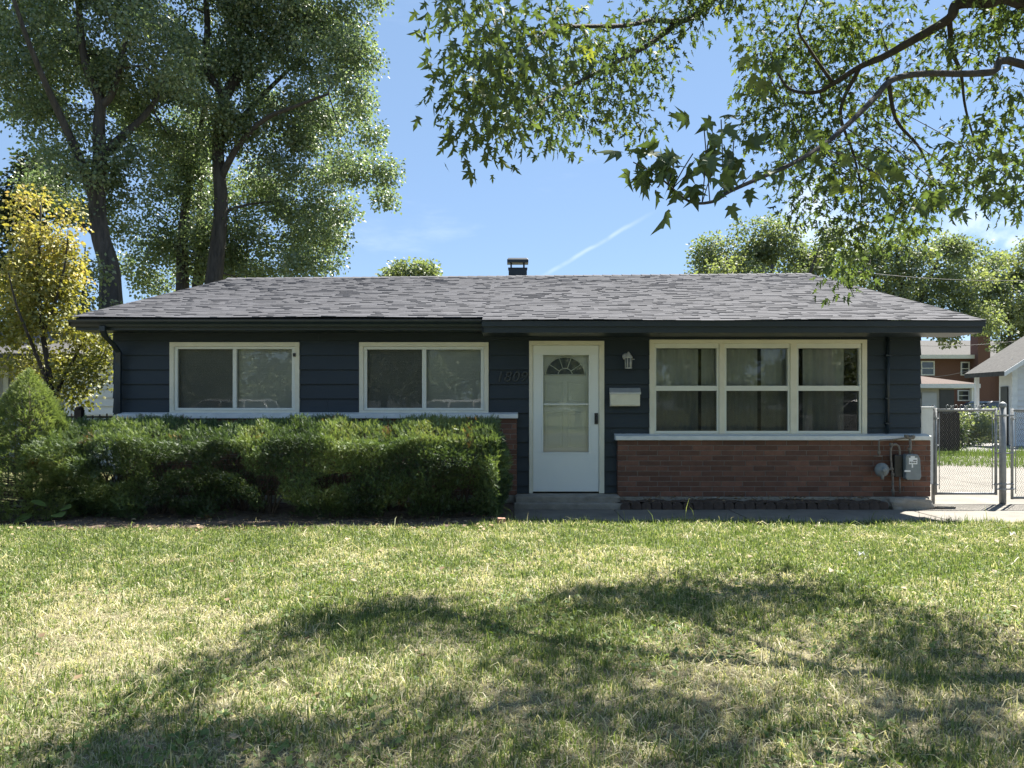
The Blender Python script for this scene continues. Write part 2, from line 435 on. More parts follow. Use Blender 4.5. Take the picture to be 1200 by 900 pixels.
# ------------------------------------------------------------------ leaf scatter
T_LEAF = (np.array([(0,0,0),(0.42,0.42,0.08),(0,1,-0.03),(-0.42,0.42,0.08)]), np.array([(0,1,2),(0,2,3)]))
def maple_template(fine=True):
    half = [(0.0,0.10),(0.16,0.02),(0.40,0.14),(0.22,0.20),(0.30,0.27),(0.56,0.52),(0.36,0.46),(0.17,0.44),(0.22,0.62),(0.13,0.66),(0.0,1.0)] if fine else \
           [(0.0,0.06),(0.34,0.10),(0.14,0.24),(0.50,0.56),(0.11,0.45),(0.17,0.68),(0.0,1.0)]
    pts = half + [(-x, y) for x, y in half[-2:0:-1]]
    v = [(0, 0.33, 0)] + [(x, y, 0.28*abs(x) - 0.18*(y-0.35)**2 - 0.14*x*x) for x, y in pts]
    n = len(pts)
    f = [(0, 1+i, 1+(i+1) % n) for i in range(n)]
    return np.array(v, float), np.array(f)
T_MAPLE, T_MAPLE_LO = maple_template(True), maple_template(False)
def curled(t, fold, bend, sx):
    v = t[0].copy(); v[:, 2] = fold*np.abs(v[:, 0]) - bend*(v[:, 1]-0.2)**2*np.sign(v[:, 1]-0.2) - 0.25*v[:, 0]**2
    v[:, 0] *= sx; return v, t[1]
LO_SET = [curled(T_MAPLE_LO, 0.35, 0.25, 0.85), curled(T_MAPLE_LO, 0.75, 0.45, 0.8), curled(T_MAPLE_LO, -0.35, 0.5, 0.95), curled(T_MAPLE_LO, 0.15, -0.2, 0.75)]
HI_SET = [curled(T_MAPLE, 0.3, 0.3, 0.9), curled(T_MAPLE, 0.7, 0.5, 0.85), curled(T_MAPLE, -0.3, 0.4, 0.95)]
def shoot_template(n, spread, wid, up=0.25, seed=0):
    """a short twig with needles left, right and above"""
    r = np.random.default_rng(seed); v = []; f = []
    for i in range(n):
        t = 0.12 + 0.8*i/n
        side = (-1)**i
        L = (0.36 - 0.16*t)*spread*r.uniform(0.8, 1.15)
        lift = up*r.uniform(-0.3, 1.2)
        base = np.array([0, t, 0.0])
        d = np.array([side*0.85, 0.62, lift]); d /= np.linalg.norm(d)
        p = np.array([0, 1, 0.0])
        b = len(v)
        v += [base - p*wid, base + p*wid, base + d*L]
        f.append((b, b+1, b+2))
    b = len(v)
    v += [np.array([-0.02,0,0]), np.array([0.02,0,0]), np.array([0,1.12,0.03])]; f.append((b, b+1, b+2))
    return np.array(v), np.array(f)
T_YEW = shoot_template(12, 1.0, 0.045, 0.3, 1)
T_SPRUCE = shoot_template(12, 1.1, 0.05, 0.9, 2)

def scatter(tpl, pos, ax, scale, tint, up=None, upw=0.6):
    tv, tf = tpl
    n = len(pos)
    d = nrm(ax)
    u = RNG.normal(size=(n, 3))
    u = nrm(u)
    if up is not None: u = u*(1-upw) + np.asarray(up)*upw
    s = nrm(np.cross(d, u)); nn = np.cross(s, d)
    sc = np.asarray(scale).reshape(-1, 1, 1)
    W = pos[:, None, :] + sc*(tv[None, :, 0:1]*s[:, None, :] + tv[None, :, 1:2]*d[:, None, :] + tv[None, :, 2:3]*nn[:, None, :])
    Fc = tf[None] + (np.arange(n)*len(tv))[:, None, None]
    return W.reshape(-1, 3), Fc.reshape(-1, 3), np.repeat(tint, len(tf))

def merge(parts):
    V, Fc, T, b = [], [], [], 0
    for v, f, t in parts:
        V.append(v); Fc.append(f + b); T.append(t); b += len(v)
    return np.concatenate(V), np.concatenate(Fc), np.concatenate(T)

def clump_leaves(centers, rc, per, size, tpl, droop=0.5, flat=0.8, tvar=0.25, tbase=None, up=(0,0,1), upw=0.45):
    k = len(centers)
    cnt = np.maximum(1, RNG.poisson(per, k))
    idx = np.repeat(np.arange(k), cnt)
    rr = np.asarray(rc); rr = rr[idx] if rr.ndim else np.full(len(idx), rr)
    g = np.clip(RNG.normal(size=(len(idx), 3)), -1.7, 1.7)*np.array([1, 1, flat])*0.55
    pos = centers[idx] + g*rr[:, None]
    ax = nrm(g) + RNG.normal(size=g.shape)*0.5 + np.array([0, 0, -droop])
    ct = RNG.random(k) if tbase is None else tbase
    tint = np.clip(ct[idx]*(1-tvar*2) + RNG.random(len(idx))*tvar*2, 0, 1)
    sc = size*RNG.uniform(0.7, 1.25, len(idx))
    return scatter(tpl, pos, ax, sc, tint, up=np.array(up), upw=upw)

def lobe_points(lobes):
    """clump centres inside ellipsoid lobes [(centre, radii, n)], more of them near the surface"""
    out = []
    for c, r, n in lobes:
        v = nrm(RNG.normal(size=(n, 3)))*(RNG.random((n, 1))**0.42)
        out.append(np.array(c) + v*np.array(r))
    return np.concatenate(out)

def nearest_on(nodes, c):
    d = np.linalg.norm(nodes - c, axis=1)
    return int(np.argmin(d))

def grow(mb, limbs, centers, twig_r=0.02, sides=5, every=1, sag=0.1, low_bias=0.0):
    """limbs as tapering tubes, then a thinner bough from the nearest limb to each clump"""
    nodes, rad = [], []
    for pts, r0, r1 in limbs:
        q = catmull(pts, 5)
        rs = [r0 + (r1-r0)*(i/(len(q)-1))**0.8 for i in range(len(q))]
        mb.tube(q, rs, 9 if r0 > 0.05 else sides)
        nodes += [tuple(p) for p in q]; rad += rs
    nodes = np.array(nodes); rad = np.array(rad)
    order = np.argsort([np.min(np.linalg.norm(nodes - c, axis=1)) for c in centers]) if len(centers) else []
    extra = []
    for j in order[::every]:
        c = centers[j]
        d = np.linalg.norm(nodes - c, axis=1) + np.maximum(0, nodes[:, 2] - c[2])*low_bias
        i = int(np.argmin(d))
        a, b = Vector(nodes[i]), Vector(c)
        L = (b-a).length
        if L < 0.03: continue
        jit = Vector(RNG.normal(size=3)*L*0.09)
        mid = (a+b)/2 + Vector((0, 0, L*sag)) + jit
        q = catmull([a, mid, b], 4)
        r0 = min(rad[i]*0.65, twig_r*(0.6 + 0.5*L))
        r1 = max(r0*0.35, twig_r*0.18)
        rs = [r0 + (r1-r0)*k/(len(q)-1) for k in range(len(q))]
        mb.tube(q, rs, sides if r0 > 0.03 else 4, cap=False)
        nodes = np.vstack([nodes, np.array([tuple(p) for p in q[2:]])]); rad = np.concatenate([rad, rs[2:]])

# ------------------------------------------------------------------ ground
g = MB(); g.quad((-300,-300,0),(300,-300,0),(300,300,0),(-300,300,0))
tag(g.build('ground', M['ground']), kind='structure')

LAWN_Y1 = 8.95
def lawn_h(x, y):
    return 0.012 + 0.035*N1(x, y, 1.7) + 0.012*N2(x, y, 0.35)
nx, ny = 180, 90
gx, gy = np.meshgrid(np.linspace(-15, 15, nx), np.linspace(-2.4, LAWN_Y1, ny), indexing='ij')
V = np.stack([gx, gy, lawn_h(gx, gy)], -1).reshape(-1, 3)
ii = (np.arange(nx-1)[:, None]*ny + np.arange(ny-1)[None]).ravel()
tag(fast_mesh('lawn', V, np.stack([ii, ii+ny, ii+ny+1, ii+1], 1), M['thatch'], smooth=True), kind='structure')

m = MB(); m.box(-30, 30, -4.2, -2.7, -0.1, 0.03); tag(m.build('sidewalk', M['concrete']), kind='structure')
m = MB(); m.box(-60, 60, -14.5, -6.4, -0.1, 0.004); tag(m.build('street', M['asphalt']), kind='structure')
m = MB()
m.box(-60, 60, -6.4, -6.25, -0.1, 0.13); m.box(-60, 60, -14.65, -14.5, -0.1, 0.13)
tag(m.build('kerb', M['concrete']), kind='structure')

# front walk and the concrete drive beside the house
m = MB()
xs = [0.02, 1.36, 2.9, 4.35, 5.3]
for a, b in zip(xs[:-1], xs[1:]):
    m.box(a+0.006, b-0.006, 8.93, 10.28, -0.1, 0.02 + random.uniform(-0.004, 0.004))
tag(m.build('front_walk', M['concrete'], bevel=0.008), kind='structure')
m = MB()
for a, b in ((5.3, 8.3), (8.3, 11.3), (11.3, 14.3)):
    for c, d in ((8.93, 11.9), (11.9, 15.0), (15.0, 18.2), (18.2, 21.4)):
        m.box(a+0.006, b-0.006, c+0.006, d-0.006, -0.1, 0.018 + random.uniform(-0.004, 0.004))
tag(m.build('driveway', M['concrete'], bevel=0.008), kind='structure')

nx, ny = 150, 40
gx, gy = np.meshgrid(np.linspace(-9.2, 0.02, nx), np.linspace(7.95, 10.66, ny), indexing='ij')
edge = 8.50 + 0.16*(N2(gx, 0*gx, 0.7) - 0.5) + np.clip((gx+0.7)/0.7, 0, 1)*0.6
z = 0.035 + 0.035*N1(gx, gy, 0.3) + 0.02*N2(gx, gy, 0.09) - np.clip(edge - gy, 0, 1)*0.6
V = np.stack([gx, gy, z], -1).reshape(-1, 3)
ii = (np.arange(nx-1)[:, None]*ny + np.arange(ny-1)[None]).ravel()
tag(fast_mesh('mulch_ground', V, np.stack([ii, ii+ny, ii+ny+1, ii+1], 1), M['soil'], smooth=True), kind='structure')
def bed_edge(x):
    return 8.50 + 0.16*(N2(x, 0*np.asarray(x), 0.7) - 0.5) + np.clip((x+0.7)/0.7, 0, 1)*0.6

nx, ny = 90, 12
gx, gy = np.meshgrid(np.linspace(1.4, 5.05, nx), np.linspace(10.3, 10.68, ny), indexing='ij')
z = 0.06 + 0.05*N1(gx, gy, 0.2) + 0.03*N2(gx, gy, 0.06)
V = np.stack([gx, gy, z], -1).reshape(-1, 3)
ii = (np.arange(nx-1)[:, None]*ny + np.arange(ny-1)[None]).ravel()
tag(fast_mesh('flower_bed_ground', V, np.stack([ii, ii+ny, ii+ny+1, ii+1], 1), M['soil'], smooth=True), kind='structure')

# ------------------------------------------------------------------ the house
WY = 10.8            # siding plane
BY = 10.68           # face of the brick
HX0, HX1 = -5.6, 5.74
HB = 21.2
house = empty('house', (0.07, WY, 0), 'low navy blue ranch house with brick skirt and grey shingle roof', 'house')

def wx(px): return PX(px, WY - 0.03)
def wz(py): return PZ(py, WY - 0.03)
WIN = [  # outer rectangle of casing: x0, x1, z0, z1
    (wx(199), wx(351), wz(485), wz(401)),
    (wx(421), wx(572.5), wz(485), wz(401)),
    (wx(761), wx(1015.5), wz(510.5), wz(398)),
    (wx(620), wx(708), wz(578), wz(399.5)),
]
OPEN = [(a+0.03, b-0.03, c+0.03 if i < 3 else c, d-0.03) for i, (a, b, c, d) in enumerate(WIN)]
LEX = 0.2035
TOPZ = 2.46

# lap siding, front
m = MB()
xb = sorted({HX0, HX1, *[o[0] for o in OPEN], *[o[1] for o in OPEN]})
z0s = 0.18
courses = [z0s + LEX*i for i in range(13)]
shift = (wz(467) - z0s) % LEX
for k, cz in enumerate([c + shift - LEX for c in courses]):
    c0, c1 = max(cz, z0s), min(cz + LEX, TOPZ)
    if c1 <= c0: continue
    zb = sorted({c0, c1, *[z for o in OPEN for z in (o[2], o[3]) if c0 < z < c1]})
    j0 = random.uniform(0.6, 3.4)
    joints = [HX0 + j0 + 3.66*q for q in range(4) if HX0 + j0 + 3.66*q < HX1]
    xk = sorted(set(xb) | set(joints) | {q + 0.005 for q in joints})
    for xa, xc in zip(xk[:-1], xk[1:]):
        gap = any(abs(xa - q) < 1e-6 for q in joints)
        off_ = random.Random(k*31 + sum(q < xa + 0.002 for q in joints)).uniform(-0.002, 0.002) + (0.008 if gap else 0)
        def yy(z): return WY - 0.028*(1 - (z - cz)/LEX) - 0.003 + off_
        for za, zc in zip(zb[:-1], zb[1:]):
            cx, czz = (xa+xc)/2, (za+zc)/2
            if any(o[0] < cx < o[1] and o[2] < czz < o[3] for o in OPEN): continue
            m.quad((xa, yy(za), za), (xc, yy(za), za), (xc, yy(zc), zc), (xa, yy(zc), zc))
            if za == c0: m.quad((xa, yy(za), za), (xa, WY, za), (xc, WY, za), (xc, yy(za), za))
    off_ = 0.0
    def yy(z): return WY - 0.028*(1 - (z - cz)/LEX) - 0.003
    # saw tooth ends at the corners
    for xe, sgn in ((HX0, -1), (HX1, 1)):
        m.add([(xe, yy(c0), c0), (xe, WY + 0.02, c0), (xe, WY + 0.02, c1), (xe, yy(c1), c1)], [(0,1,2,3)])
    # side walls
    for xe, sg in ((HX0, -1), (HX1, 1)):
        xo = xe + sg*0.022
        m.quad((xo, WY+0.02, c0), (xo, HB, c0), (xe, HB, c1), (xe, WY+0.02, c1))
        m.quad((xe, WY+0.02, c0), (xe, HB, c0), (xo, HB, c0), (xo, WY+0.02, c0))
        m.add([(xe, WY+0.02, c0), (xo, WY+0.02, c0), (xe, WY+0.02, c1)], [(0,1,2)])
m.quad((HX0, HB, 0), (HX1, HB, 0), (HX1, HB, TOPZ), (HX0, HB, TOPZ))
# gable triangles and foundation line
RIDGE_Y = 16.0
for xe in (HX0-0.012, HX1+0.012):
    m.add([(xe, WY, TOPZ), (xe, HB, TOPZ), (xe, RIDGE_Y, 3.93)], [(0,1,2)])
m.build('siding_wall', M['navy'], house)
m = MB(); m.box(HX0+0.01, HX1-0.01, WY+0.02, HB-0.02, -0.1, 0.175); m.build('foundation', M['step'], house)
m = MB(); m.quad((HX0+0.05, WY+1.2, 0.18), (HX1-0.05, WY+1.2, 0.18), (HX1-0.05, WY+1.2, 2.6), (HX0+0.05, WY+1.2, 2.6))
m.quad((HX0+0.05, WY+0.05, 0.19), (HX1-0.05, WY+0.05, 0.19), (HX1-0.05, WY+1.2, 0.19), (HX0+0.05, WY+1.2, 0.19))
m.build('room_wall', M['interior'], house)

# brick skirt: separate bricks over a mortar bed
def brick_wall(name, x0, x1, zb, zt, ret_right):
    mo = MB(); mo.box(x0+0.004, x1-0.004, BY+0.006, WY-0.026, zb, zt)
    b = MB(); ch = 0.0715; bl = 0.296; j = 0.010
    nrow = int(round((zt - zb)/ch)); ch = (zt-zb)/nrow
    for r in range(nrow):
        za, zc = zb + r*ch + j/2, zb + (r+1)*ch - j/2
        x = x0 - (bl/2 if r % 2 else 0) - 0.02*((r*7) % 3)
        while x < x1:
            a, c = max(x, x0) + (j/2 if x > x0 else 0), min(x+bl, x1) - (j/2 if x+bl < x1 else 0)
            if c - a > 0.03:
                e = random.uniform(-0.0015, 0.0015)
                b.box(a, c, BY+e, BY+0.05, za, zc, random.random())
            x += bl
    o = b.build(name, M['brick'], house, bevel=0.003)
    mo.build('mortar_bed', M['mortar'], o)
    for xe, s in ((x0, -1), (x1, 1)):
        e = MB()
        for r in range(nrow):
            za, zc = zb + r*ch + j/2, zb + (r+1)*ch - j/2
            e.box(xe-0.004*s, xe+0.003*s, BY+0.055, WY-0.03, za, zc, random.random())
        e.build('brick_return', M['brick'], o)
    return o
BL0, BL1 = PX(140, BY), PX(605.5, BY)
BR0, BR1 = PX(724, BY), PX(1090.5, BY)
ZL, ZR = PZ(490.5, BY), PZ(516, BY)
brick_wall('brick_wall', BL0, BL1, 0.16, ZL, False)
brick_wall('brick_wall', BR0, BR1, PZ(582, BY), ZR, True)
m = MB(); m.box(BR0-0.01, BR1-0.02, BY-0.012, WY-0.01, -0.05, PZ(582, BY)-0.003); m.box(BL0, BL1-0.02, BY-0.012, WY-0.01, -0.05, 0.157)
m.build('brick_footing', M['step'], house, bevel=0.01)
for x0, x1, zt in ((BL0-0.01, PX(607, BY-0.05), PZ(485.5, BY-0.05)), (PX(721.5, BY-0.05), PX(1092, BY-0.05), PZ(511, BY-0.05))):
    m = MB()
    zl = ZL if zt > 1.1 else ZR
    m.prism([(BY-0.05, zl+0.003), (BY-0.05, zt), (WY-0.004, zt+0.03), (WY-0.004, zl+0.003)], 'x', x0, x1)
    m.build('sill_ledge', M['ledge'], house, bevel=0.005)
# painted corner board standing behind the right end of the brick
m = MB(); m.box(HX1+0.03, HX1+0.20, WY+0.03, WY+0.07, 0.3, PZ(479, WY+0.03)); m.box(HX1+0.025, HX1+0.215, WY+0.02, WY+0.08, PZ(479, WY)+0.002, PZ(479, WY)+0.03)
m.build('corner_panel', M['ledge'], house, bevel=0.004)

# front step
m = MB()
sx0, sx1 = PX(604, 10.35), PX(728, 10.35)
m.box(sx0, sx1, 10.42, WY-0.03, -0.05, PZ(588.5, 10.42)+0.075)
m.box(sx0-0.02, sx1+0.03, 10.29, 10.417, -0.05, PZ(590, 10.29))
st = m.build('front_step', M['step'], house, bevel=0.012)

# ---- windows
def ring(m, x0, x1, z0, z1, w, ya, yb, wt=None, wb=None):
    """picture frame of four butted boards"""
    wt = w if wt is None else wt; wb = w if wb is None else wb
    m.box(x0, x1, ya, yb, z1-wt, z1); m.box(x0, x1, ya, yb, z0, z0+wb)
    m.box(x0, x0+w, ya, yb, z0+wb, z1-wt); m.box(x1-w, x1, ya, yb, z0+wb, z1-wt)

def blind(parent, x0, x1, z0, z1, y, step=0.022):
    b = MB(); z = z0
    while z < z1:
        b.quad((x0, y-0.008, z-0.002), (x1, y-0.008, z-0.002), (x1, y+0.008, z+step*0.93), (x0, y+0.008, z+step*0.93))
        z += step
    return b.build('blind', M['blind'], parent)
def slider(W, gx0, gx1, mx0, mx1, gz0, gz1):
    x0, x1, z0, z1 = W
    c = MB(); ring(c, x0, x1, z0, z1, 0.062, WY-0.045, WY+0.02, 0.062, 0.05)
    win = c.build('window', M['trim'], house, bevel=0.004)
    f = MB(); ring(f, x0+0.064, x1-0.064, z0+0.052, z1-0.064, 0.045, WY-0.03, WY+0.05, gz_t(z1-0.064-gz1), gz0-z0-0.052)
    f.box(mx0, mx1, WY-0.026, WY+0.03, gz0, gz1)
    f.box(gx1-0.012, gx1+0.0, WY-0.022, WY+0.01, gz0, gz1)
    f.build('window_frame', M['vinyl'], win, bevel=0.003)
    for a, b in ((gx0, mx0), (mx1, gx1)):
        p = MB(); p.quad((a-0.01, WY+0.012, gz0-0.01), (b+0.01, WY+0.012, gz0-0.01), (b+0.01, WY+0.012, gz1+0.01), (a-0.01, WY+0.012, gz1+0.01))
        p.build('pane', M['glass'], win)
    s = MB(); s.quad((gx0-0.01, WY-0.004, gz0-0.01), (mx0+0.01, WY-0.004, gz0-0.01), (mx0+0.01, WY-0.004, gz1+0.01), (gx0-0.01, WY-0.004, gz1+0.01))
    s.build('insect_screen', M['screen'], win)
    blind(win, gx0-0.04, gx1+0.04, gz0-0.03, gz1+0.03, WY+0.075)
    return win
def gz_t(v): return max(0.02, v)
w1 = slider(WIN[0], wx(208.5), wx(343.5), wx(272.5), wx(277), wz(478), wz(409))
w2 = slider(WIN[1], wx(430), wx(564.5), wx(494.5), wx(499.5), wz(478), wz(409.5))
k = MB(); k.box(wx(344), wx(347), WY-0.06, WY-0.045, wz(418), wz(414)); k.build('sash_latch', M['metal_dark'], w1)

x0, x1, z0, z1 = WIN[2]
c = MB(); ring(c, x0, x1, z0, z1, 0.07, WY-0.05, WY+0.02, 0.055, 0.03)
vx = [(wx(769), wx(840)), (wx(851.3), wx(923.3)), (wx(935.7), wx(1007))]
for a, b in ((vx[0][1]+0.03, vx[1][0]-0.03), (vx[1][1]+0.03, vx[2][0]-0.03)):
    c.box(a, b, WY-0.047, WY+0.02, z0+0.03, z1-0.055)
tri = c.build('window', M['trim'], house, bevel=0.004)
gzt, gzm1, gzm0, gzb = wz(408), wz(452), wz(458), wz(505)
for i, (a, b) in enumerate(vx):
    f = MB(); ring(f, a-0.028, b+0.028, z0+0.031, z1-0.056, 0.028, WY-0.032, WY+0.05, max(0.02, z1-0.056-gzt), gzb-z0-0.031)
    f.box(a, b, WY-0.028, WY+0.03, gzm0, gzm1)
    f.build('window_frame', M['vinyl'], tri, bevel=0.003)
    for za, zc in ((gzb, gzm0), (gzm1, gzt)):
        y = WY + (0.004 if za == gzb else 0.014)
        p = MB(); p.quad((a-0.01, y, za-0.01), (b+0.01, y, za-0.01), (b+0.01, y, zc+0.01), (a-0.01, y, zc+0.01)); p.build('pane', M['glass'], tri)
    s = MB(); s.quad((a-0.01, WY-0.012, gzb-0.01), (b+0.01, WY-0.012, gzb-0.01), (b+0.01, WY-0.012, gzm0+0.01), (a-0.01, WY-0.012, gzm0+0.01)); s.build('insect_screen', M['screen'], tri)
# gathered curtains behind the three sashes, with gaps
for a, b, ph in ((wx(764), wx(822), 0.3), (wx(826), wx(893), 1.1), (wx(897), wx(940), 2.0), (wx(947), wx(996), 0.7)):
    n = 60; V = []; Fq = []
    for i in range(n+1):
        t = i/n; xx = a + (b-a)*t
        yv = WY + 0.16 + 0.009*math.sin(t*(b-a)*55 + ph) + 0.008*math.sin(t*(b-a)*23 + 2*ph)
        V += [(xx, yv, gzb-0.1), (xx, yv, gzt+0.0)]
        if i: Fq.append((2*i-2, 2*i, 2*i+1, 2*i-1))
    q = MB(); q.add(V, Fq, 0.5, True); q.build('curtain', M['curtain'], tri)

# ---- door: white storm door over an inner door with a fan light
x0, x1, z0, z1 = WIN[3]
c = MB()
jw = wx(624.7) - x0; jr = x1 - wx(701.6)
c.box(x0, x1, WY-0.05, WY+0.02, wz(404.5), z1); c.box(x0, x0+jw-0.004, WY-0.05, WY+0.02, z0, wz(404.5)); c.box(x1-jr+0.004, x1, WY-0.05, WY+0.02, z0, wz(404.5))
c.box(x0+0.03, x1-0.03, WY+0.025, WY+0.13, z1-0.04, z1-0.03)
door = c.build('door', M['trim'], house, bevel=0.004)
sx0, sx1, sz0, sz1 = wx(624.7), wx(701.6), wz(576), wz(404.5)
gx0, gx1, gz0, gz1, gm = wx(636.5), wx(689.8), wz(530), wz(416), wz(473.6)
s = MB()
s.box(sx0, sx1, WY-0.035, WY+0.0, gz1, sz1-0.003); s.box(sx0, sx1, WY-0.035, WY+0.0, sz0, gz0)
s.box(sx0, gx0, WY-0.035, WY+0.0, gz0, gz1); s.box(gx1, sx1, WY-0.035, WY+0.0, gz0, gz1)
ring(s, gx0-0.022, gx1+0.022, gz0-0.022, gz1+0.022, 0.022, WY-0.042, WY-0.0352)
s.box(gx0+0.001, gx1-0.001, WY-0.03, WY-0.01, gm-0.008, gm+0.008)
storm = s.build('storm_door', M['door'], door, bevel=0.003)
for a, b, y in ((gz0, gm-0.008, WY-0.016), (gm+0.008, gz1, WY-0.024)):
    p = MB(); p.quad((gx0, y, a), (gx1, y, a), (gx1, y, b), (gx0, y, b)); p.build('pane', M['glass'], door)
h = MB(); h.box(wx(696.6), wx(700.6), WY-0.05, WY-0.0352, wz(497), wz(484)); h.tube([(wx(698.6), WY-0.05, wz(486)), (wx(698.6), WY-0.08, wz(487)), (wx(698.2), WY-0.08, wz(495)), (wx(698.2), WY-0.05, wz(496))], 0.008, 6)
h.build('handle', M['metal_dark'], door)
iy = WY + 0.07
d = MB(); d.box(x0+0.03, x1-0.03, iy, iy+0.045, z0+0.01, z1-0.045)
pc = [(gx0+0.03, wx(661)), (wx(665.5), gx1-0.03)]
for a, b in pc:
    for za, zc in ((wz(471), wz(447)), (wz(525), wz(482)), ):
        ring(d, a, b, za, zc, 0.018, iy-0.010, iy-0.0005); d.box(a+0.04, b-0.04, iy-0.008, iy-0.0005, za+0.04, zc-0.04)
d.build('inner_door', M['door'], door, bevel=0.003)
fx, fz, fr, fh = wx(662.8), wz(439), (wx(686)-wx(640))/2*1.02, (wz(417.5)-wz(439))
n = 24
f = MB(); f.prism([(fx + fr*math.cos(math.pi*i/n), fz + fh*math.sin(math.pi*i/n)) for i in range(n+1)], 'y', iy-0.004, iy-0.0006); f.build('fan_light', M['fan'], door)
f = MB()
f.tube([(fx + fr*math.cos(math.pi*i/n), iy-0.008, fz + fh*math.sin(math.pi*i/n)) for i in range(n+1)], 0.012, 5)
f.tube([(fx-fr, iy-0.008, fz), (fx+fr, iy-0.008, fz)], 0.010, 5)
f.tube([(fx + 0.36*fr*math.cos(math.pi*i/10), iy-0.008, fz + 0.36*fh*math.sin(math.pi*i/10)) for i in range(11)], 0.007, 5)
for k in range(1, 5):
    a = math.pi*k/5
    f.tube([(fx + 0.36*fr*math.cos(a), iy-0.008, fz + 0.36*fh*math.sin(a)), (fx + fr*math.cos(a), iy-0.008, fz + fh*math.sin(a))], 0.007, 5)
f.build('fan_light_muntin', M['door'], door)
m = MB(); m.box(x0, x1, WY-0.07, WY+0.01, z0-0.03, z0-0.002); m.build('threshold', M['step'], door)

# house number
cu = bpy.data.curves.new('house_number', 'FONT'); cu.body = '1809'; cu.size = 0.205; cu.shear = 0.25; cu.extrude = 0.006; cu.bevel_depth = 0.003; cu.space_character = 1.05
tmp = bpy.data.objects.new('numeral', cu); COL.objects.link(tmp)
for i, ch_ in enumerate('1809'):
    cu.body = ch_
    bpy.context.view_layer.update()
    me = bpy.data.meshes.new_from_object(tmp.evaluated_get(bpy.context.evaluated_depsgraph_get()))
    hn = link('house_numeral', me, M['numeral'], house)
    hn.matrix_parent_inverse = world_mat(house).inverted()
    hn.location = (wx(580.5) + 0.112*i, WY-0.034, wz(447)); hn.rotation_euler = (R(90), 0, 0)
bpy.data.objects.remove(tmp)

# ---- roof
SLOPE = 0.256
EL_Y, ER_Y = 10.3, 10.05
RX0, RX1 = PX(83, EL_Y), PX(1157, ER_Y)
SPLIT = PX(565, ER_Y)
def roof_z(y): return 2.592 + SLOPE*(y - EL_Y)
def sagz(x, y):
    """the ridge climbs a little to the right, the eaves stay level"""
    t = (y - EL_Y)/(RIDGE_Y - EL_Y)
    return 0.10*t*max(0, (x - RX0)/(RX1 - RX0)) + 0.006*math.sin(x*1.9)*(1-t)
RZ = roof_z(RIDGE_Y)
roofm = MB()
def shingles(m, xa, xb, ya, yb, expo=0.135):
    ns = int((yb - ya)/expo) + 1
    for k in range(ns):
        y0 = ya + k*expo; y1 = min(y0 + expo + 0.02, yb + 0.01)
        x = xa - random.random()*0.2
        while x < xb:
            w = random.choice((0.08, 0.11, 0.14, 0.18, 0.24))*random.uniform(0.85, 1.2)
            a, b = max(x, xa), min(x + w, xb)
            x += w
            if b - a < 0.01: continue
            th = random.choice((0.007, 0.007, 0.013)) + random.uniform(0, 0.003)
            t = random.random()**1.1
            pts = []
            for (xx, yy_, up) in ((a,y0,0),(b,y0,0),(b,y1,0),(a,y1,0),(a,y0,1),(b,y0,1),(b,y1,1),(a,y1,1)):
                zz = roof_z(yy_) + sagz(xx, yy_)
                if up: zz += th if yy_ == y0 else 0.002
                pts.append((xx, yy_, zz))
            m.add(pts, [(4,5,6,7),(0,1,5,4),(1,2,6,5),(3,0,4,7)], t)
shingles(roofm, RX0, SPLIT, EL_Y, RIDGE_Y)
shingles(roofm, SPLIT, RX1, ER_Y, RIDGE_Y)
# back slope and ridge caps
bz = roof_z(ER_Y)
for i in range(40):
    xa = RX0 + (RX1-RX0)*i/40; xc = RX0 + (RX1-RX0)*(i+1)/40
    roofm.quad((xa, RIDGE_Y, RZ+sagz(xa, RIDGE_Y)+0.006), (xc, RIDGE_Y, RZ+sagz(xc, RIDGE_Y)+0.006), (xc, 2*RIDGE_Y-EL_Y, bz), (xa, 2*RIDGE_Y-EL_Y, bz), random.random())
x = RX0
while x < RX1 - 0.02:
    xe = min(x + 0.2, RX1); zc = RZ + sagz(x, RIDGE_Y)
    roofm.add([(x, RIDGE_Y-0.14, zc-0.022), (x, RIDGE_Y, zc+0.028), (x, RIDGE_Y+0.14, zc-0.02), (xe, RIDGE_Y-0.14, zc-0.03), (xe, RIDGE_Y, zc+0.02), (xe, RIDGE_Y+0.14, zc-0.028)],
              [(0,3,4,1),(1,4,5,2)], random.random())
    x += 0.2
# deck under the shingles so no light comes through
roofm.quad((RX0+0.01, EL_Y+0.02, roof_z(EL_Y)-0.02), (RX1-0.01, EL_Y+0.02, roof_z(EL_Y)-0.02), (RX1-0.01, RIDGE_Y, RZ-0.03), (RX0+0.01, RIDGE_Y, RZ-0.03), 0.1)
roof = roofm.build('roof', M['shingle'], house)

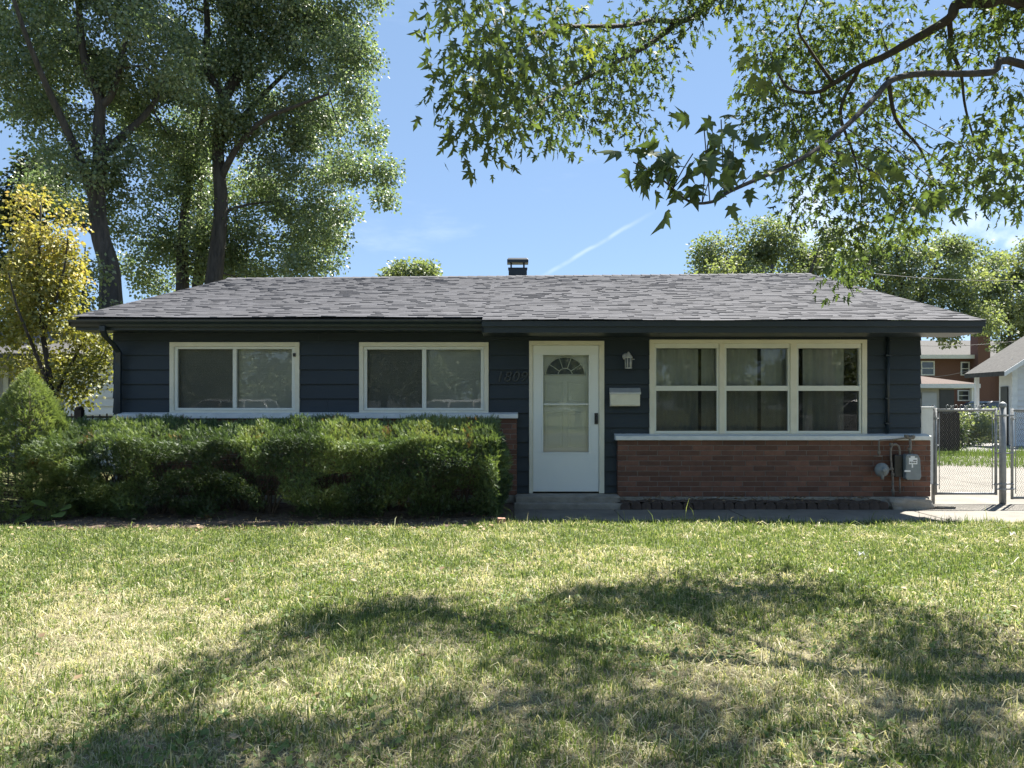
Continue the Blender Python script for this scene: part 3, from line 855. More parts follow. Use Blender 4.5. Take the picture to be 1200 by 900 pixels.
# chimney box with a raised cap on the ridge
cy = 16.25
m = MB(); m.box(PX(596, cy), PX(617.5, cy), cy, cy+0.20, RZ-0.2, PZ(315, cy)); m.box(PX(595.4, cy), PX(618.1, cy), cy-0.01, cy+0.21, PZ(315, cy), PZ(313.5, cy))
for a, b in ((598, 600), (613, 615)): m.box(PX(a, cy), PX(b, cy), cy+0.03, cy+0.06, PZ(313.5, cy), PZ(308, cy)); m.box(PX(a, cy), PX(b, cy), cy+0.14, cy+0.17, PZ(313.5, cy), PZ(308, cy))
ch = m.build('chimney', M['navy_trim'], roof, bevel=0.004)
m = MB(); a, b = PX(594.3, cy), PX(619.2, cy)
m.box(a, b, cy-0.05, cy+0.24, PZ(308, cy), PZ(304.5, cy)); m.add([(a, cy-0.05, PZ(304.4, cy)), (b, cy-0.05, PZ(304.4, cy)), (b, cy+0.24, PZ(304.4, cy)), (a, cy+0.24, PZ(304.4, cy)), (a+0.03, cy, PZ(302, cy)), (b-0.03, cy, PZ(302, cy)), (b-0.03, cy+0.20, PZ(302, cy)), (a+0.03, cy+0.20, PZ(302, cy))],
      [(4,5,6,7),(0,1,5,4),(1,2,6,5),(2,3,7,6),(3,0,4,7)])
m.build('chimney_cap', M['navy_trim'], roof, bevel=0.004)

# eaves: fascia, soffit, gutter
def zr(y, py): return PZ(py, y)
m = MB()
fl = EL_Y + 0.06
m.box(RX0+0.03, SPLIT-0.003, fl, fl+0.03, zr(fl, 387), roof_z(fl)-0.018)
m.quad((RX0+0.03, fl+0.03, zr(fl, 387)+0.004), (SPLIT, fl+0.03, zr(fl, 387)+0.004), (SPLIT, WY+0.02, zr(fl, 387)+0.004), (RX0+0.03, WY+0.02, zr(fl, 387)+0.004))
fr_ = ER_Y + 0.05
m.box(SPLIT, RX1-0.03, fr_, fr_+0.03, zr(fr_, 390), roof_z(fr_)-0.018)
m.box(SPLIT, RX1-0.005, fr_-0.03, fr_-0.002, zr(fr_, 383), roof_z(fr_-0.03)-0.012)
m.quad((SPLIT, fr_+0.03, zr(fr_, 390)+0.004), (RX1-0.03, fr_+0.03, zr(fr_, 390)+0.004), (RX1-0.03, WY+0.02, zr(fr_, 390)+0.004), (SPLIT, WY+0.02, zr(fr_, 390)+0.004))
m.box(SPLIT-0.002, SPLIT+0.02, fr_, fl+0.1, zr(fr_, 390), roof_z(fr_)-0.02)
# rakes along both gables with their soffits
for xe, s, yb in ((RX0+0.03, 1, fl), (RX1-0.03, -1, fr_)):
    zlow = zr(yb, 387 if s > 0 else 390)
    for (ya, yc, za, zc) in ((yb+0.03, RIDGE_Y, roof_z(yb+0.03), RZ), (RIDGE_Y, 2*RIDGE_Y-EL_Y, RZ, bz)):
        k = 0.12 if s < 0 and ya > RIDGE_Y-1 else 0
        m.add([(xe, ya, za-0.19), (xe, yc, zc-0.19), (xe, yc, zc-0.016), (xe, ya, za-0.016), (xe+0.03*s, ya, za-0.19), (xe+0.03*s, yc, zc-0.19), (xe+0.03*s, yc, zc-0.016), (xe+0.03*s, ya, za-0.016)],
              [(0,1,2,3),(4,5,6,7),(0,1,5,4)])
        xw = HX0 if s > 0 else HX1
        m.quad((xe+0.03*s, ya, za-0.15), (xe+0.03*s, yc, zc-0.15), (xw, yc, zc-0.15), (xw, ya, za-0.15))
m.build('fascia', M['navy_trim'], house, bevel=0.004)
m = MB()
gy = fl - 0.004; gt = zr(gy-0.11, 374.5); gb = zr(gy-0.11, 381.5)
prof = [(gy, gt-0.005), (gy, gb-0.01), (gy-0.06, gb-0.01), (gy-0.075, gb+0.02), (gy-0.11, gt-0.025), (gy-0.115, gt), (gy-0.105, gt), (gy-0.10, gt-0.02), (gy-0.07, gb+0.025), (gy-0.055, gb), (gy-0.006, gb), (gy-0.006, gt-0.005)]
m.prism(prof, 'x', PX(80, gy-0.1), SPLIT-0.01)
m.box(PX(80, gy-0.1), PX(80, gy-0.1)+0.004, gy-0.1, gy-0.001, gb, gt-0.01); m.box(SPLIT-0.016, SPLIT-0.0105, gy-0.1, gy-0.001, gb, gt-0.01)
m.build('gutter', M['navy_trim'], house, bevel=0.003)
# downspout with two elbows, last length bare and pale
dx = HX0 + 0.03; dw = 0.038
def rect_tube(m, pts, w, d):
    q = [Vector(p) for p in pts]; vs = []
    for p in q:
        vs += [(p.x-w, p.y-d, p.z), (p.x+w, p.y-d, p.z), (p.x+w, p.y+d, p.z), (p.x-w, p.y+d, p.z)]
    fs = [(0,1,2,3)]
    for i in range(len(q)-1):
        for k in range(4): fs.append((4*i+k, 4*i+(k+1)%4, 4*i+4+(k+1)%4, 4*i+4+k))
    b = 4*(len(q)-1); fs.append((b, b+1, b+2, b+3))
    m.add(vs, fs)
m = MB()
rect_tube(m, [P(120.5, 382, 10.3), P(120.5, 388, 10.3), P(124, 395, 10.38), P(134, 405, 10.58), (PX(139, 10.68), 10.68, PZ(413, 10.68)), (PX(139, 10.70), 10.70, PZ(425, 10.70)), (PX(138.5, 10.70), 10.70, PZ(486, 10.70))], dw, 0.026)
ds = m.build('downspout', M['navy_trim'], house, bevel=0.004)
m = MB(); m.box(PX(138.5, 10.7)-0.05, PX(138.5, 10.7)+0.05, 10.66, 10.739, 0.1, PZ(486, 10.7)); m.build('downspout_boot', M['gsiding'], ds, bevel=0.004)
# painted conduit running down the siding at the right
m = MB(); m.tube([(PX(1040.5, WY-0.05), WY-0.05, 2.40), (PX(1040.5, WY-0.05), WY-0.05, PZ(508, WY-0.05))], 0.022, 8)
for z in (2.1, 1.5, 1.15): m.box(PX(1040.5, WY-0.05)-0.04, PX(1040.5, WY-0.05)+0.04, WY-0.076, WY-0.02, z, z+0.02)
m.build('conduit', M['navy_trim'], house)

# ------------------------------------------------------------------ things fixed to the front
lamp = empty('wall_lamp', (PX(736, 10.7), WY-0.02, PZ(421, WY)), 'small white wall lantern above the mailbox beside the door', 'lamp')
ly = 10.66; lx = PX(736.5, ly)
m = MB(); m.lathe([(0.05, 0), (0.05, -0.012), (0.03, -0.03)], (PX(733, WY), WY-0.025, PZ(418, WY)), 14, 'y'); m.build('backplate', M['pewter'], lamp)
m = MB(); m.tube(catmull([(PX(733, WY), WY-0.03, PZ(418, WY)), (PX(735, WY), WY-0.08, PZ(416, WY)), (lx, ly, PZ(414, ly))], 4), 0.009, 6); m.build('arm', M['pewter'], lamp)
m = MB(); m.lathe([(0.008, 0.075), (0.012, 0.066), (0.02, 0.058), (0.045, 0.02), (0.058, 0.0), (0.055, -0.012)], (lx, ly, PZ(418.5, ly)), 6, 'z', smooth=False); m.build('lamp_cap', M['pewter'], lamp)
m = MB(); zb, zt = PZ(431.5, ly), PZ(419.5, ly)
for k in range(6):
    a = 2*math.pi*k/6
    m.tube([(lx+0.047*math.cos(a), ly+0.047*math.sin(a), zt), (lx+0.04*math.cos(a), ly+0.04*math.sin(a), zb)], 0.0065, 5)
m.lathe([(0.05, 0), (0.05, 0.012), (0.03, 0.013)], (lx, ly, zb-0.004), 6, smooth=False)
m.tube([(lx+0.05, ly, PZ(421, ly)), (lx+0.085, ly, PZ(421, ly))], 0.005, 5)
m.build('lantern_cage', M['pewter'], lamp)
m = MB(); m.lathe([(0.036, zb-zt+0.014), (0.042, 0.0)], (lx, ly, zt-0.002), 6, smooth=False); m.build('lamp_glass', M['fan'], lamp)

mail = empty('mailbox', (PX(732.5, WY), WY-0.02, PZ(476, WY)), 'cream wall mailbox with sloping lid right of the front door', 'mailbox')
y0, y1 = WY-0.125, WY-0.026
m = MB(); m.prism([(y1, PZ(476, y0)), (y0+0.012, PZ(476, y0)), (y0, PZ(474.5, y0)), (y0, PZ(461, y0)), (y1, PZ(456.5, y0))], 'x', PX(715.3, y0), PX(750, y0)); m.build('box', M['trim'], mail, bevel=0.004)
m = MB(); m.add([(PX(713.9, y1), y1, PZ(454.5, y1)), (PX(750.2, y1), y1, PZ(454.5, y1)), (PX(751, y0), y0-0.012, PZ(460, y0)), (PX(714.2, y0), y0-0.012, PZ(460, y0)),
               (PX(713.9, y1), y1, PZ(455.6, y1)), (PX(750.2, y1), y1, PZ(455.6, y1)), (PX(751, y0), y0-0.012, PZ(462.3, y0)), (PX(714.2, y0), y0-0.012, PZ(462.3, y0))],
              [(0,1,2,3),(7,6,5,4),(3,2,6,7),(2,1,5,6),(0,3,7,4),(1,0,4,5)]); m.build('lid', M['pewter'], mail, bevel=0.003)

# gas meter set
gm_ = empty('gas_meter', (PX(1067, 10.55), 10.55, 0.1), 'grey gas meter with round regulator and pipes on the brick', 'gas meter')
gy = 10.56
m = MB()
bx0, bx1 = PX(1058, gy), PX(1076.5, gy)
m.prism([(bx0, PZ(560, gy)), (bx0+0.03, PZ(562, gy)), (bx1-0.02, PZ(562, gy)), (bx1, PZ(558, gy)), (bx1-0.015, PZ(537, gy)), (bx1-0.05, PZ(532, gy)), (bx0+0.02, PZ(532, gy)), (bx0, PZ(536, gy))], 'y', gy-0.08, gy+0.05)
m.build('meter_body', M['meter'], gm_, bevel=0.014)
m = MB(); m.box(PX(1047.5, gy), PX(1057, gy), gy-0.02, gy+0.08, PZ(559, gy), PZ(533, gy)); m.build('meter_back_case', M['metal_dark'], gm_, bevel=0.012)
m = MB(); yt = gy-0.083
m.box(PX(1065, yt), PX(1075, yt), yt-0.002, yt, PZ(544, yt), PZ(536.5, yt)); m.box(PX(1067, yt), PX(1072, yt), yt-0.002, yt, PZ(536.4, yt), PZ(534.5, yt)); m.box(PX(1068.3, yt), PX(1070, yt), yt-0.002, yt, PZ(548, yt), PZ(544.1, yt)); m.box(PX(1060, yt), PX(1067, yt), yt-0.002, yt, PZ(553, yt), PZ(551, yt))
m.build('meter_tag', M['white'], gm_)
m = MB()
for k in range(4): m.box(PX(1066+k*2.1, yt), PX(1067.3+k*2.1, yt), yt-0.004, yt-0.0025, PZ(542.5, yt), PZ(541, yt))
m.box(PX(1070, yt), PX(1074, yt), yt-0.004, yt-0.0025, PZ(540, yt), PZ(539, yt)); m.build('tag_print', M['print'], gm_)
m = MB(); rc = (PX(1033, gy), gy-0.01, PZ(550.5, gy))
m.lathe([(0.03, 0.05), (0.09, 0.03), (0.098, 0.012), (0.098, -0.008), (0.075, -0.03), (0.05, -0.05), (0.03, -0.055), (0.03, -0.08), (0.02, -0.085)], rc, 20, 'y')
m.tube([rc, (rc[0], rc[1]-0.02, rc[2]-0.13)], 0.022, 8)
m.build('regulator', M['meter'], gm_)
m = MB()
def gp(px, py, y=gy): return tuple(P(px, py, y))
m.tube([gp(1030, 534), gp(1030, 518), gp(1031, 516), gp(1045, 515.5), gp(1060, 513.5), gp(1066, 513)], 0.012, 7)
m.tube(catmull([gp(1046.5, 581), gp(1046.2, 560), gp(1045, 549), gp(1044, 535), gp(1044.3, 525), gp(1048, 520.5), gp(1053, 523), gp(1054.5, 530), gp(1054.5, 537)], 4), 0.014, 7)
m.tube([gp(1066, 510), gp(1067, 522), gp(1066, 534)], 0.019, 8); m.tube([gp(1061.5, 512.5), gp(1071, 513)], 0.022, 8)
m.tube([gp(1034, 550.5), gp(1047, 549.5)], 0.015, 7); m.tube([gp(1054.5, 558), gp(1054.5, 578)], 0.011, 6)
m.tube([gp(1024, 534.5), gp(1034, 534.5)], 0.010, 6)
for px, py in ((1044.5, 549), (1046, 556), (1046.3, 575), (1030, 530), (1044, 521)):
    c = gp(px, py); m.lathe([(0.022, -0.02), (0.024, 0), (0.022, 0.02)], c, 8)
for px, py in ((1062, 511), (1070, 511.5), (1066, 526)):
    c = gp(px, py); m.lathe([(0.026, -0.018), (0.03, 0), (0.026, 0.018)], c, 8)
m.build('pipe', M['pipe'], gm_)

# broken concrete lump under the meter
def lump(name, cx, cy, cz, sx, sy, sz, mat, seed, label, cat, group=None, n=14):
    V, Fq = [], []
    r = random.Random(seed)
    for i in range(n+1):
        for j in range(2*n):
            th = math.pi*i/n; ph = math.pi*j/n
            x, y, z = math.sin(th)*math.cos(ph), math.sin(th)*math.sin(ph), math.cos(th)
            p = 0.45
            x, y, z = (math.copysign(abs(q)**p, q) for q in (x, y, z))
            k = 0.88 + 0.22*float(N1(x*2+seed, y*2+z*3, 0.8))
            V.append((cx + sx*x*k, cy + sy*y*k, cz + sz*z*k))
    for i in range(n):
        for j in range(2*n):
            Fq.append((i*2*n+j, (i+1)*2*n+j, (i+1)*2*n+(j+1)%(2*n), i*2*n+(j+1)%(2*n)))
    m = MB(); m.add(V, Fq, r.random(), False)
    return tag(m.build(name, mat), label, cat, group)
lump('concrete_block', PX(1069, 10.33), 10.40, 0.05, 0.29, 0.12, 0.115, M['step'], 3, 'broken concrete block on the ground under the gas meter', 'concrete block')
lump('concrete_slab', PX(1105, 10.35), 10.40, 0.03, 0.17, 0.09, 0.03, M['concrete'], 5, 'thin broken concrete slab lying beside the gate', 'concrete slab')
# scalloped edging along the bed
eb = None; r = random.Random(4)
ne = 26
for i in range(ne):
    x = 1.52 + (4.98-1.52)*i/(ne-1)
    if eb is None:
        m = MB(); n = 8
        prof = [(-0.066, 0.0)] + [(0.066*-math.cos(math.pi*k/n), 0.055 + 0.05*math.sin(math.pi*k/n)) for k in range(n+1)] + [(0.066, 0.0)]
        m.prism(prof, 'y', -0.03, 0.03)
        eb = m.build('edging_brick', M['edging'], bevel=0.006); o = eb
    else:
        o = eb.copy(); COL.objects.link(o)
    o.location = (x, 10.29 + r.uniform(-0.015, 0.015), 0.01 + r.uniform(-0.01, 0.012)); o.rotation_euler = (r.uniform(-0.12, 0.12), r.uniform(-0.08, 0.08), r.uniform(-0.1, 0.1))
    tag(o, 'dark round topped edging brick in the row below the brick wall', 'edging brick', 'edging bricks along the flower bed')

m = MB(); m.box(-0.055, 0.055, -0.03, 0.03, 0, 0.11); m.box(-0.11, 0.09, -0.05, 0.05, -0.03, -0.001)
o = m.build('loose_brick', M['pinkbrick'], bevel=0.006); o.location = P(587, 622, 8.75); o.location.z = 0.04; o.scale = (0.8, 0.8, 0.8); o.rotation_euler = (0.1, 0.05, 0.3)
tag(o, 'pale red broken brick lying at the end of the hedge', 'brick')
for i, (px, py, sz, lab) in enumerate(((1010, 655, 0.03, 'crumpled white paper scrap on the grass below the gas meter'), (1187, 631, 0.032, 'white paper scrap on the grass near the fence post'))):
    Y = F_PX*1.36/(py-476); c = P(px, py, Y)
    m = MB(); q = [(-sz, -0.3*sz, 0.02), (0, -0.6*sz, 0.05), (0.9*sz, -0.2*sz, 0.02), (0.8*sz, 0.6*sz, 0.06), (0.1*sz, 0.8*sz, 0.03), (-0.8*sz, 0.5*sz, 0.06), (0, 0.1*sz, 0.035)]
    m.add(q, [(0,1,6),(1,2,6),(2,3,6),(3,4,6),(4,5,6),(5,0,6)])
    o = m.build('paper_scrap', M['paper']); o.location = (c.x, c.y, 0.05); tag(o, lab, 'litter')

# ------------------------------------------------------------------ chain link gate and post
def chain(m, x0, x1, z0, z1, y, cell=0.064, r=0.0032):
    n = int(round((x1-x0)/cell)); cell = (x1-x0)/n
    nz_ = int(round((z1-z0)/(cell)))*1; cz = (z1-z0)/nz_
    for i in range(n):
        for s in (0, 1):
            pts = []
            for k in range(2*nz_+1):
                ph = (k + s) % 2
                xx = x0 + cell*(i + (0.0 if ph == 0 else 1.0)*0.5 + (0.5 if s else 0.0)*0) 
                if s: xx = x0 + cell*(i + 0.5 + (0.5 if ph == 0 else 0.0))
                pts.append((xx, y + (0.002 if ph else -0.002), z0 + cz*k/2))
            m.tube(pts, r, 3, cap=False)
def gate(name, x0, x1, z0, z1, y, label, scroll, xend=None):
    e = empty(name, (x0, y, 0.02), label, 'gate', 'chain link gates beside the house')
    m = MB(); rr = 0.019
    for x in (x0, x1): m.tube([(x, y, z0), (x, y, z1+0.03)], rr, 10)
    m.tube([(x0, y, z1), (x1, y, z1)], rr, 10); m.tube([(x0, y, z0+0.02), (x1, y, z0+0.02)], rr, 10)
    for x in (x0+0.05, x1-0.05): m.tube([(x, y, z0+0.08), (x, y, z1-0.03)], 0.006, 5)
    m.build('gate_frame', M['galv'], e)
    m = MB(); chain(m, x0+0.05, x1-0.05, z0+0.03, z1-0.01, y); m.build('chain_mesh', M['chain'], e)
    for zc in (z0+0.15, (z0+z1)/2+0.1, z1-0.12):
        for x, d in ((x0, 1), (x1, -1)):
            m = MB(); m.lathe([(0.026, -0.015), (0.026, 0.015)], (x, y, zc), 8); m.tube([(x, y, zc), (x+0.05*d, y, zc)], 0.007, 4); m.build('hinge', M['galv'], e)
    if scroll:
        m = MB(); L = x1-x0
        for c, d in ((0.27, 1), (0.27, -1), (0.50, 1), (0.50, -1), (0.73, 1), (0.73, -1)):
            pts = []
            for k in range(22):
                a = k/21*2.1*math.pi; rad = 0.014 + 0.032*k/21
                pts.append((x0 + L*c + d*(0.055 - rad*math.cos(a)*0.9 - 0.0*a), y, z1 + 0.05 + rad*math.sin(a)))
            pts.append((x0 + L*c, y, z1+0.02))
            m.tube(pts, 0.0045, 5)
        m.build('scroll_ornament', M['galv'], e)
    return e
gyy = 10.86
gate('gate', PX(1096.5, gyy), PX(1167, gyy), PZ(580, gyy), PZ(480.5, gyy), gyy, 'narrow chain link gate with scroll top beside the house', True)
gate('gate', PX(1186, gyy), PX(1186, gyy)+3.0, PZ(585, gyy), PZ(481, gyy), gyy, 'wide chain link gate right of the thick round post', False)
post = empty('fence_post', (PX(1175, gyy), gyy, 0.02), 'thick galvanised post with domed cap between the two gates', 'post')
m = MB(); m.tube([(PX(1175, gyy), gyy, -0.1), (PX(1175, gyy), gyy, PZ(475, gyy))], 0.045, 16); m.build('shaft', M['galv'], post)
m = MB(); m.lathe([(0.05, -0.03), (0.052, 0.0), (0.046, 0.022), (0.03, 0.04), (0.008, 0.048)], (PX(1175, gyy), gyy, PZ(475, gyy)), 16); m.build('cap', M['galv'], post)
for py in (487, 531, 567, 573):
    m = MB(); z = PZ(py, gyy); m.lathe([(0.05, -0.014), (0.05, 0.014)], (PX(1175, gyy), gyy, z), 12)
    m.tube([(PX(1166, gyy), gyy-0.02, z), (PX(1187, gyy), gyy-0.02, z)], 0.011, 6); m.build('latch', M['galv'], post)
post2 = empty('fence_post', (PX(1093.5, 10.9), 10.9, 0.02), 'slim galvanised hinge post against the brick corner of the house', 'post')
m = MB(); m.tube([(PX(1093.5, 10.9), 10.9, -0.1), (PX(1093.5, 10.9), 10.9, PZ(477, 10.9))], 0.024, 12); m.build('shaft', M['galv'], post2)
m = MB(); m.lathe([(0.03, -0.02), (0.03, 0), (0.012, 0.03)], (PX(1093.5, 10.9), 10.9, PZ(477, 10.9)), 12); m.build('cap', M['galv'], post2)

# dark iron fence at the left
ife = empty('iron_fence', (-6.9, 12.0, 0), 'low dark iron fence behind the hedge at the left house corner', 'fence')
m = MB(); fx = PX(93, 12.0); m.box(fx-0.055, fx+0.055, 11.95, 12.05, 0, PZ(480, 12)); m.lathe([(0.06, 0), (0.066, 0.02), (0.04, 0.05)], (fx, 12.0, PZ(480, 12)), 10); m.build('post', M['rust'], ife)
m = MB()
m.box(fx+0.06, HX0-0.03, 11.985, 12.015, PZ(490, 12), PZ(487.5, 12)); m.box(fx-1.6, fx-0.06, 11.985, 12.015, PZ(490, 12), PZ(487.5, 12))
m.box(fx-1.6, HX0-0.03, 11.985, 12.015, 0.15, 0.18)
k = 0; x = fx - 1.55
while x < HX0-0.05:
    m.box(x-0.007, x+0.007, 11.99, 12.01, 0.1, PZ(489, 12) + 0.03 + 0.03*math.sin(k*0.6)**2); x += 0.11; k += 1
m.build('pickets', M['rust'], ife)

# ------------------------------------------------------------------ neighbouring buildings
def siding_panel(m, x0, x1, y, z0, z1, expo=0.12, dirx=True):
    z = z0
    while z < z1:
        z2 = min(z+expo, z1)
        m.quad((x0, y-0.035, z), (x1, y-0.035, z), (x1, y, z2), (x0, y, z2)); m.quad((x0, y-0.035, z), (x0, y, z), (x1, y, z), (x1, y-0.035, z)); z = z2
def gable_roof(m, x0, x1, y0, y1, ze, rise, over=0.4, axis='x', th=0.12):
    if axis == 'x':
        yc = (y0+y1)/2; s = rise/((y1-y0)/2); zo = ze - over*s
        A = [(x0-over, y0-over, zo), (x1+over, y0-over, zo), (x1+over, yc, ze+rise), (x0-over, yc, ze+rise)]
        B = [(x0-over, yc, ze+rise), (x1+over, yc, ze+rise), (x1+over, y1+over, zo), (x0-over, y1+over, zo)]
    else:
        xc = (x0+x1)/2; s = rise/((x1-x0)/2); zo = ze - over*s
        A = [(x0-over, y1+over, zo), (x0-over, y0-over, zo), (xc, y0-over, ze+rise), (xc, y1+over, ze+rise)]
        B = [(xc, y1+over, ze+rise), (xc, y0-over, ze+rise), (x1+over, y0-over, zo), (x1+over, y1+over, zo)]
    for q in (A, B):
        lo = [(a, b, c-th) for a, b, c in q]
        m.add(q + lo, [(0,1,2,3),(7,6,5,4),(0,4,5,1),(1,5,6,2),(2,6,7,3),(3,7,4,0)], random.random())
def simple_window(parent, x0, x1, y, z0, z1, trim, mull=True):
    f = MB(); ring(f, x0, x1, z0, z1, 0.09, y-0.05, y+0.03)
    if mull: f.box(x0+0.09, x1-0.09, y-0.04, y+0.02, (z0+z1)/2-0.03, (z0+z1)/2+0.03)
    w = f.build('window', trim, parent)
    p = MB(); p.quad((x0+0.05, y-0.01, z0+0.05), (x1-0.05, y-0.01, z0+0.05), (x1-0.05, y-0.01, z1-0.05), (x0+0.05, y-0.01, z1-0.05)); p.build('pane', M['bglass'], w)

# brick two storey house
D = 60.0
bh = empty('brick_house', (PX(1130, D), D, 0), 'two storey red brick house with grey roof beyond the garage', 'house')
bx0, bx1 = PX(985, D), PX(1166, D); ze = PZ(420, D)
m = MB(); m.box(bx0, bx1, D, D+9, 0, ze); m.build('wall', M['bbrick'], bh)
m = MB(); m.add([(bx0-0.5, D-0.5, ze), (PX(1240, D), D-0.5, ze), (PX(1240, D), D+4.5, PZ(399, D+4.5)), (bx0-0.5, D+4.5, PZ(399, D+4.5)), (bx0-0.5, D+9.5, ze), (PX(1240, D), D+9.5, ze)],
      [(0,1,2,3),(3,2,5,4),(0,3,4),(1,5,2)]); rf = m.build('roof', M['broof'], bh)
m = MB(); m.box(PX(1146, D-1), PX(1160.5, D-1), D-1.0, D-0.02, 0, PZ(381, D-1)); m.box(PX(1145, D-1), PX(1161.5, D-1), D-1.1, D, PZ(381, D-1)+0.003, PZ(378, D-1)); m.build('chimney', M['bbrick'], rf)
m = MB(); m.box(bx0-0.5, PX(1148, D), D-0.6, D-0.5, ze-0.05, ze+0.25); m.build('gutter', M['bsiding'], rf)
m = MB(); m.box(bx1+0.01, PX(1232, D), D+2, D+9, 0, ze-0.02); m.build('side_wing', M['bbrick'], bh)
for a, b, c, d in ((1079, 1095, 440, 423), (1125.5, 1136, 440, 424), (1122, 1136, 470, 457), (1040, 1055, 440, 423)):
    simple_window(bh, PX(a, D), PX(b, D), D, PZ(c, D), PZ(d, D), M['bsiding'])
# white garage
D = 46.0
gr = empty('garage', (PX(1100, D), D, 0), 'pale garage with low brown hip roof before the brick house', 'garage')
gx0, gx1 = PX(1010, D), PX(1136, D); zt = PZ(455, D)
m = MB(); m.box(gx0, PX(1118, D), D, D+6, 0, zt); m.build('wall', M['beige'], gr)
m = MB(); m.box(PX(1080, D), PX(1097, D), D-0.06, D-0.01, 0, PZ(460, D)); m.build('garage_door', M['gsiding'], gr)
m = MB(); m.box(PX(1101, D), PX(1118, D)-0.02, D-0.05, D-0.01, 0, PZ(456.5, D)); m.build('door', M['bdark'], gr)
m = MB(); x0, x1 = gx0-0.5, PX(1142, D); y0, y1 = D-0.6, D+6.6; zc = PZ(437, D+3)
m.add([(x0, y0, zt+0.25), (x1, y0, zt+0.25), (x1, y1, zt+0.25), (x0, y1, zt+0.25), (x0+2.5, D+3, zc), (x1-3.2, D+3, zc)], [(0,1,5,4),(1,2,5),(2,3,4,5),(3,0,4)]); rf = m.build('roof', M['bredroof'], gr)
m = MB(); m.box(x0, x1, y0, y0+0.06, zt, zt+0.245); m.box(x1-0.06, x1, y0+0.062, y1, zt, zt+0.245); m.quad((x0, y0+0.06, zt+0.01), (x1-0.06, y0+0.06, zt+0.01), (x1-0.06, y1, zt+0.01), (x0, y1, zt+0.01)); m.build('fascia', M['bsiding'], gr)
m = MB(); m.box(PX(1134, D), PX(1136.5, D), D-0.4, D-0.2, 0, zt-0.002); m.build('post', M['bsiding'], gr)
# white gabled house at the right edge
D = 27.0
wh = empty('white_house', (PX(1240, D), D, 0), 'white sided house with gable roof at the right edge', 'house')
x0, x1 = PX(1186, D), PX(1186, D)+8.0; zt = PZ(436, D); xc = (x0+x1)/2; rise = 2.55; zt += 0.46
m = MB(); siding_panel(m, x0, x1, D, 0, zt, 0.2)
z = zt
while z < zt + rise - 0.1:
    t = (z-zt)/rise; t2 = (z+0.2-zt)/rise
    m.quad((x0+(xc-x0)*t, D-0.018, z), (x1-(x1-xc)*t, D-0.018, z), (x1-(x1-xc)*min(t2,1), D, z+0.2), (x0+(xc-x0)*min(t2,1), D, z+0.2)); z += 0.2
m.box(x0+0.02, x1-0.02, D+0.02, D+0.75, 0, zt)
m.build('wall', M['bsiding'], wh)
m = MB(); gable_roof(m, x0, x1, D, D+0.9, zt, rise, 0.72, 'y', 0.16); rf = m.build('roof', M['broof'], wh)
m = MB()
for s, xa in ((1, x0), (-1, x1)):
    sl = rise/(xc-x0); xo = xa - 0.74*s; zo = zt - 0.74*sl
    m.add([(xo, D-0.75, zo-0.17), (xc, D-0.75, zt+rise-0.17), (xc, D-0.75, zt+rise-0.01), (xo, D-0.75, zo-0.01), (xo, D-0.722, zo-0.17), (xc, D-0.722, zt+rise-0.17), (xc, D-0.722, zt+rise-0.01), (xo, D-0.722, zo-0.01)], [(0,1,2,3),(4,5,6,7),(0,1,5,4),(3,2,6,7)])
m.build('bargeboard', M['bsiding'], wh)
m = MB(); m.box(x0-0.03, x0+0.16, D-0.05, D-0.02, 0, zt); m.build('corner_board', M['ledge'], wh)
m = MB(); m.box(x0-0.03, x0+0.015, D+0.22, D+0.60, 0, 2.1); m.build('door', M['bdark'], wh)
m = MB(); m.box(PX(1141, D+1.5), PX(1141, D+1.5)+0.12, D+1.35, D+1.47, 0, zt-0.42); m.build('post', M['bsiding'], wh)

# grey neighbour on the left
D = 18.0
gh = empty('grey_house', (-10.5, D, 0), 'grey sided house behind the yellow leaved tree', 'house')
x0 = PX(78, D); zt = 2.7
m = MB(); siding_panel(m, x0, -6.0, D, 0, zt, 0.2); m.box(x0+0.02, -6.0, D+0.02, D+9, 0, zt); m.build('wall', M['bsiding'], gh)
m = MB(); siding_panel(m, x0-7, x0-0.05, D+1.6, 0, zt, 0.16); m.box(x0-7, x0-0.05, D+1.62, D+8.9, 0, zt-0.01); m.build('wall', M['gsiding'], gh)  # set back wall takes the greyer siding, its shade put into the colour
m = MB(); m.box(x0-0.02, x0+0.12, D-0.05, D-0.02, 0, zt); m.build('corner_board', M['ledge'], gh)
m = MB(); m.box(PX(3, D+1.5), PX(9, D+1.5), D+1.52, D+1.57, 0.4, 2.3); m.build('corner_board', M['ledge'], gh)
m = MB(); gable_roof(m, x0-7, -6.0, D, D+9, zt, 1.0, 0.4, 'x'); m.build('roof', M['broof'], gh)

# gravel yard and weeds behind the gate
m = MB(); m.quad((6.5, 23.5, 0.006), (40, 22.5, 0.006), (40, 29, 0.006), (6.5, 29, 0.006)); tag(m.build('gravel_path', M['gravel']), kind='structure')

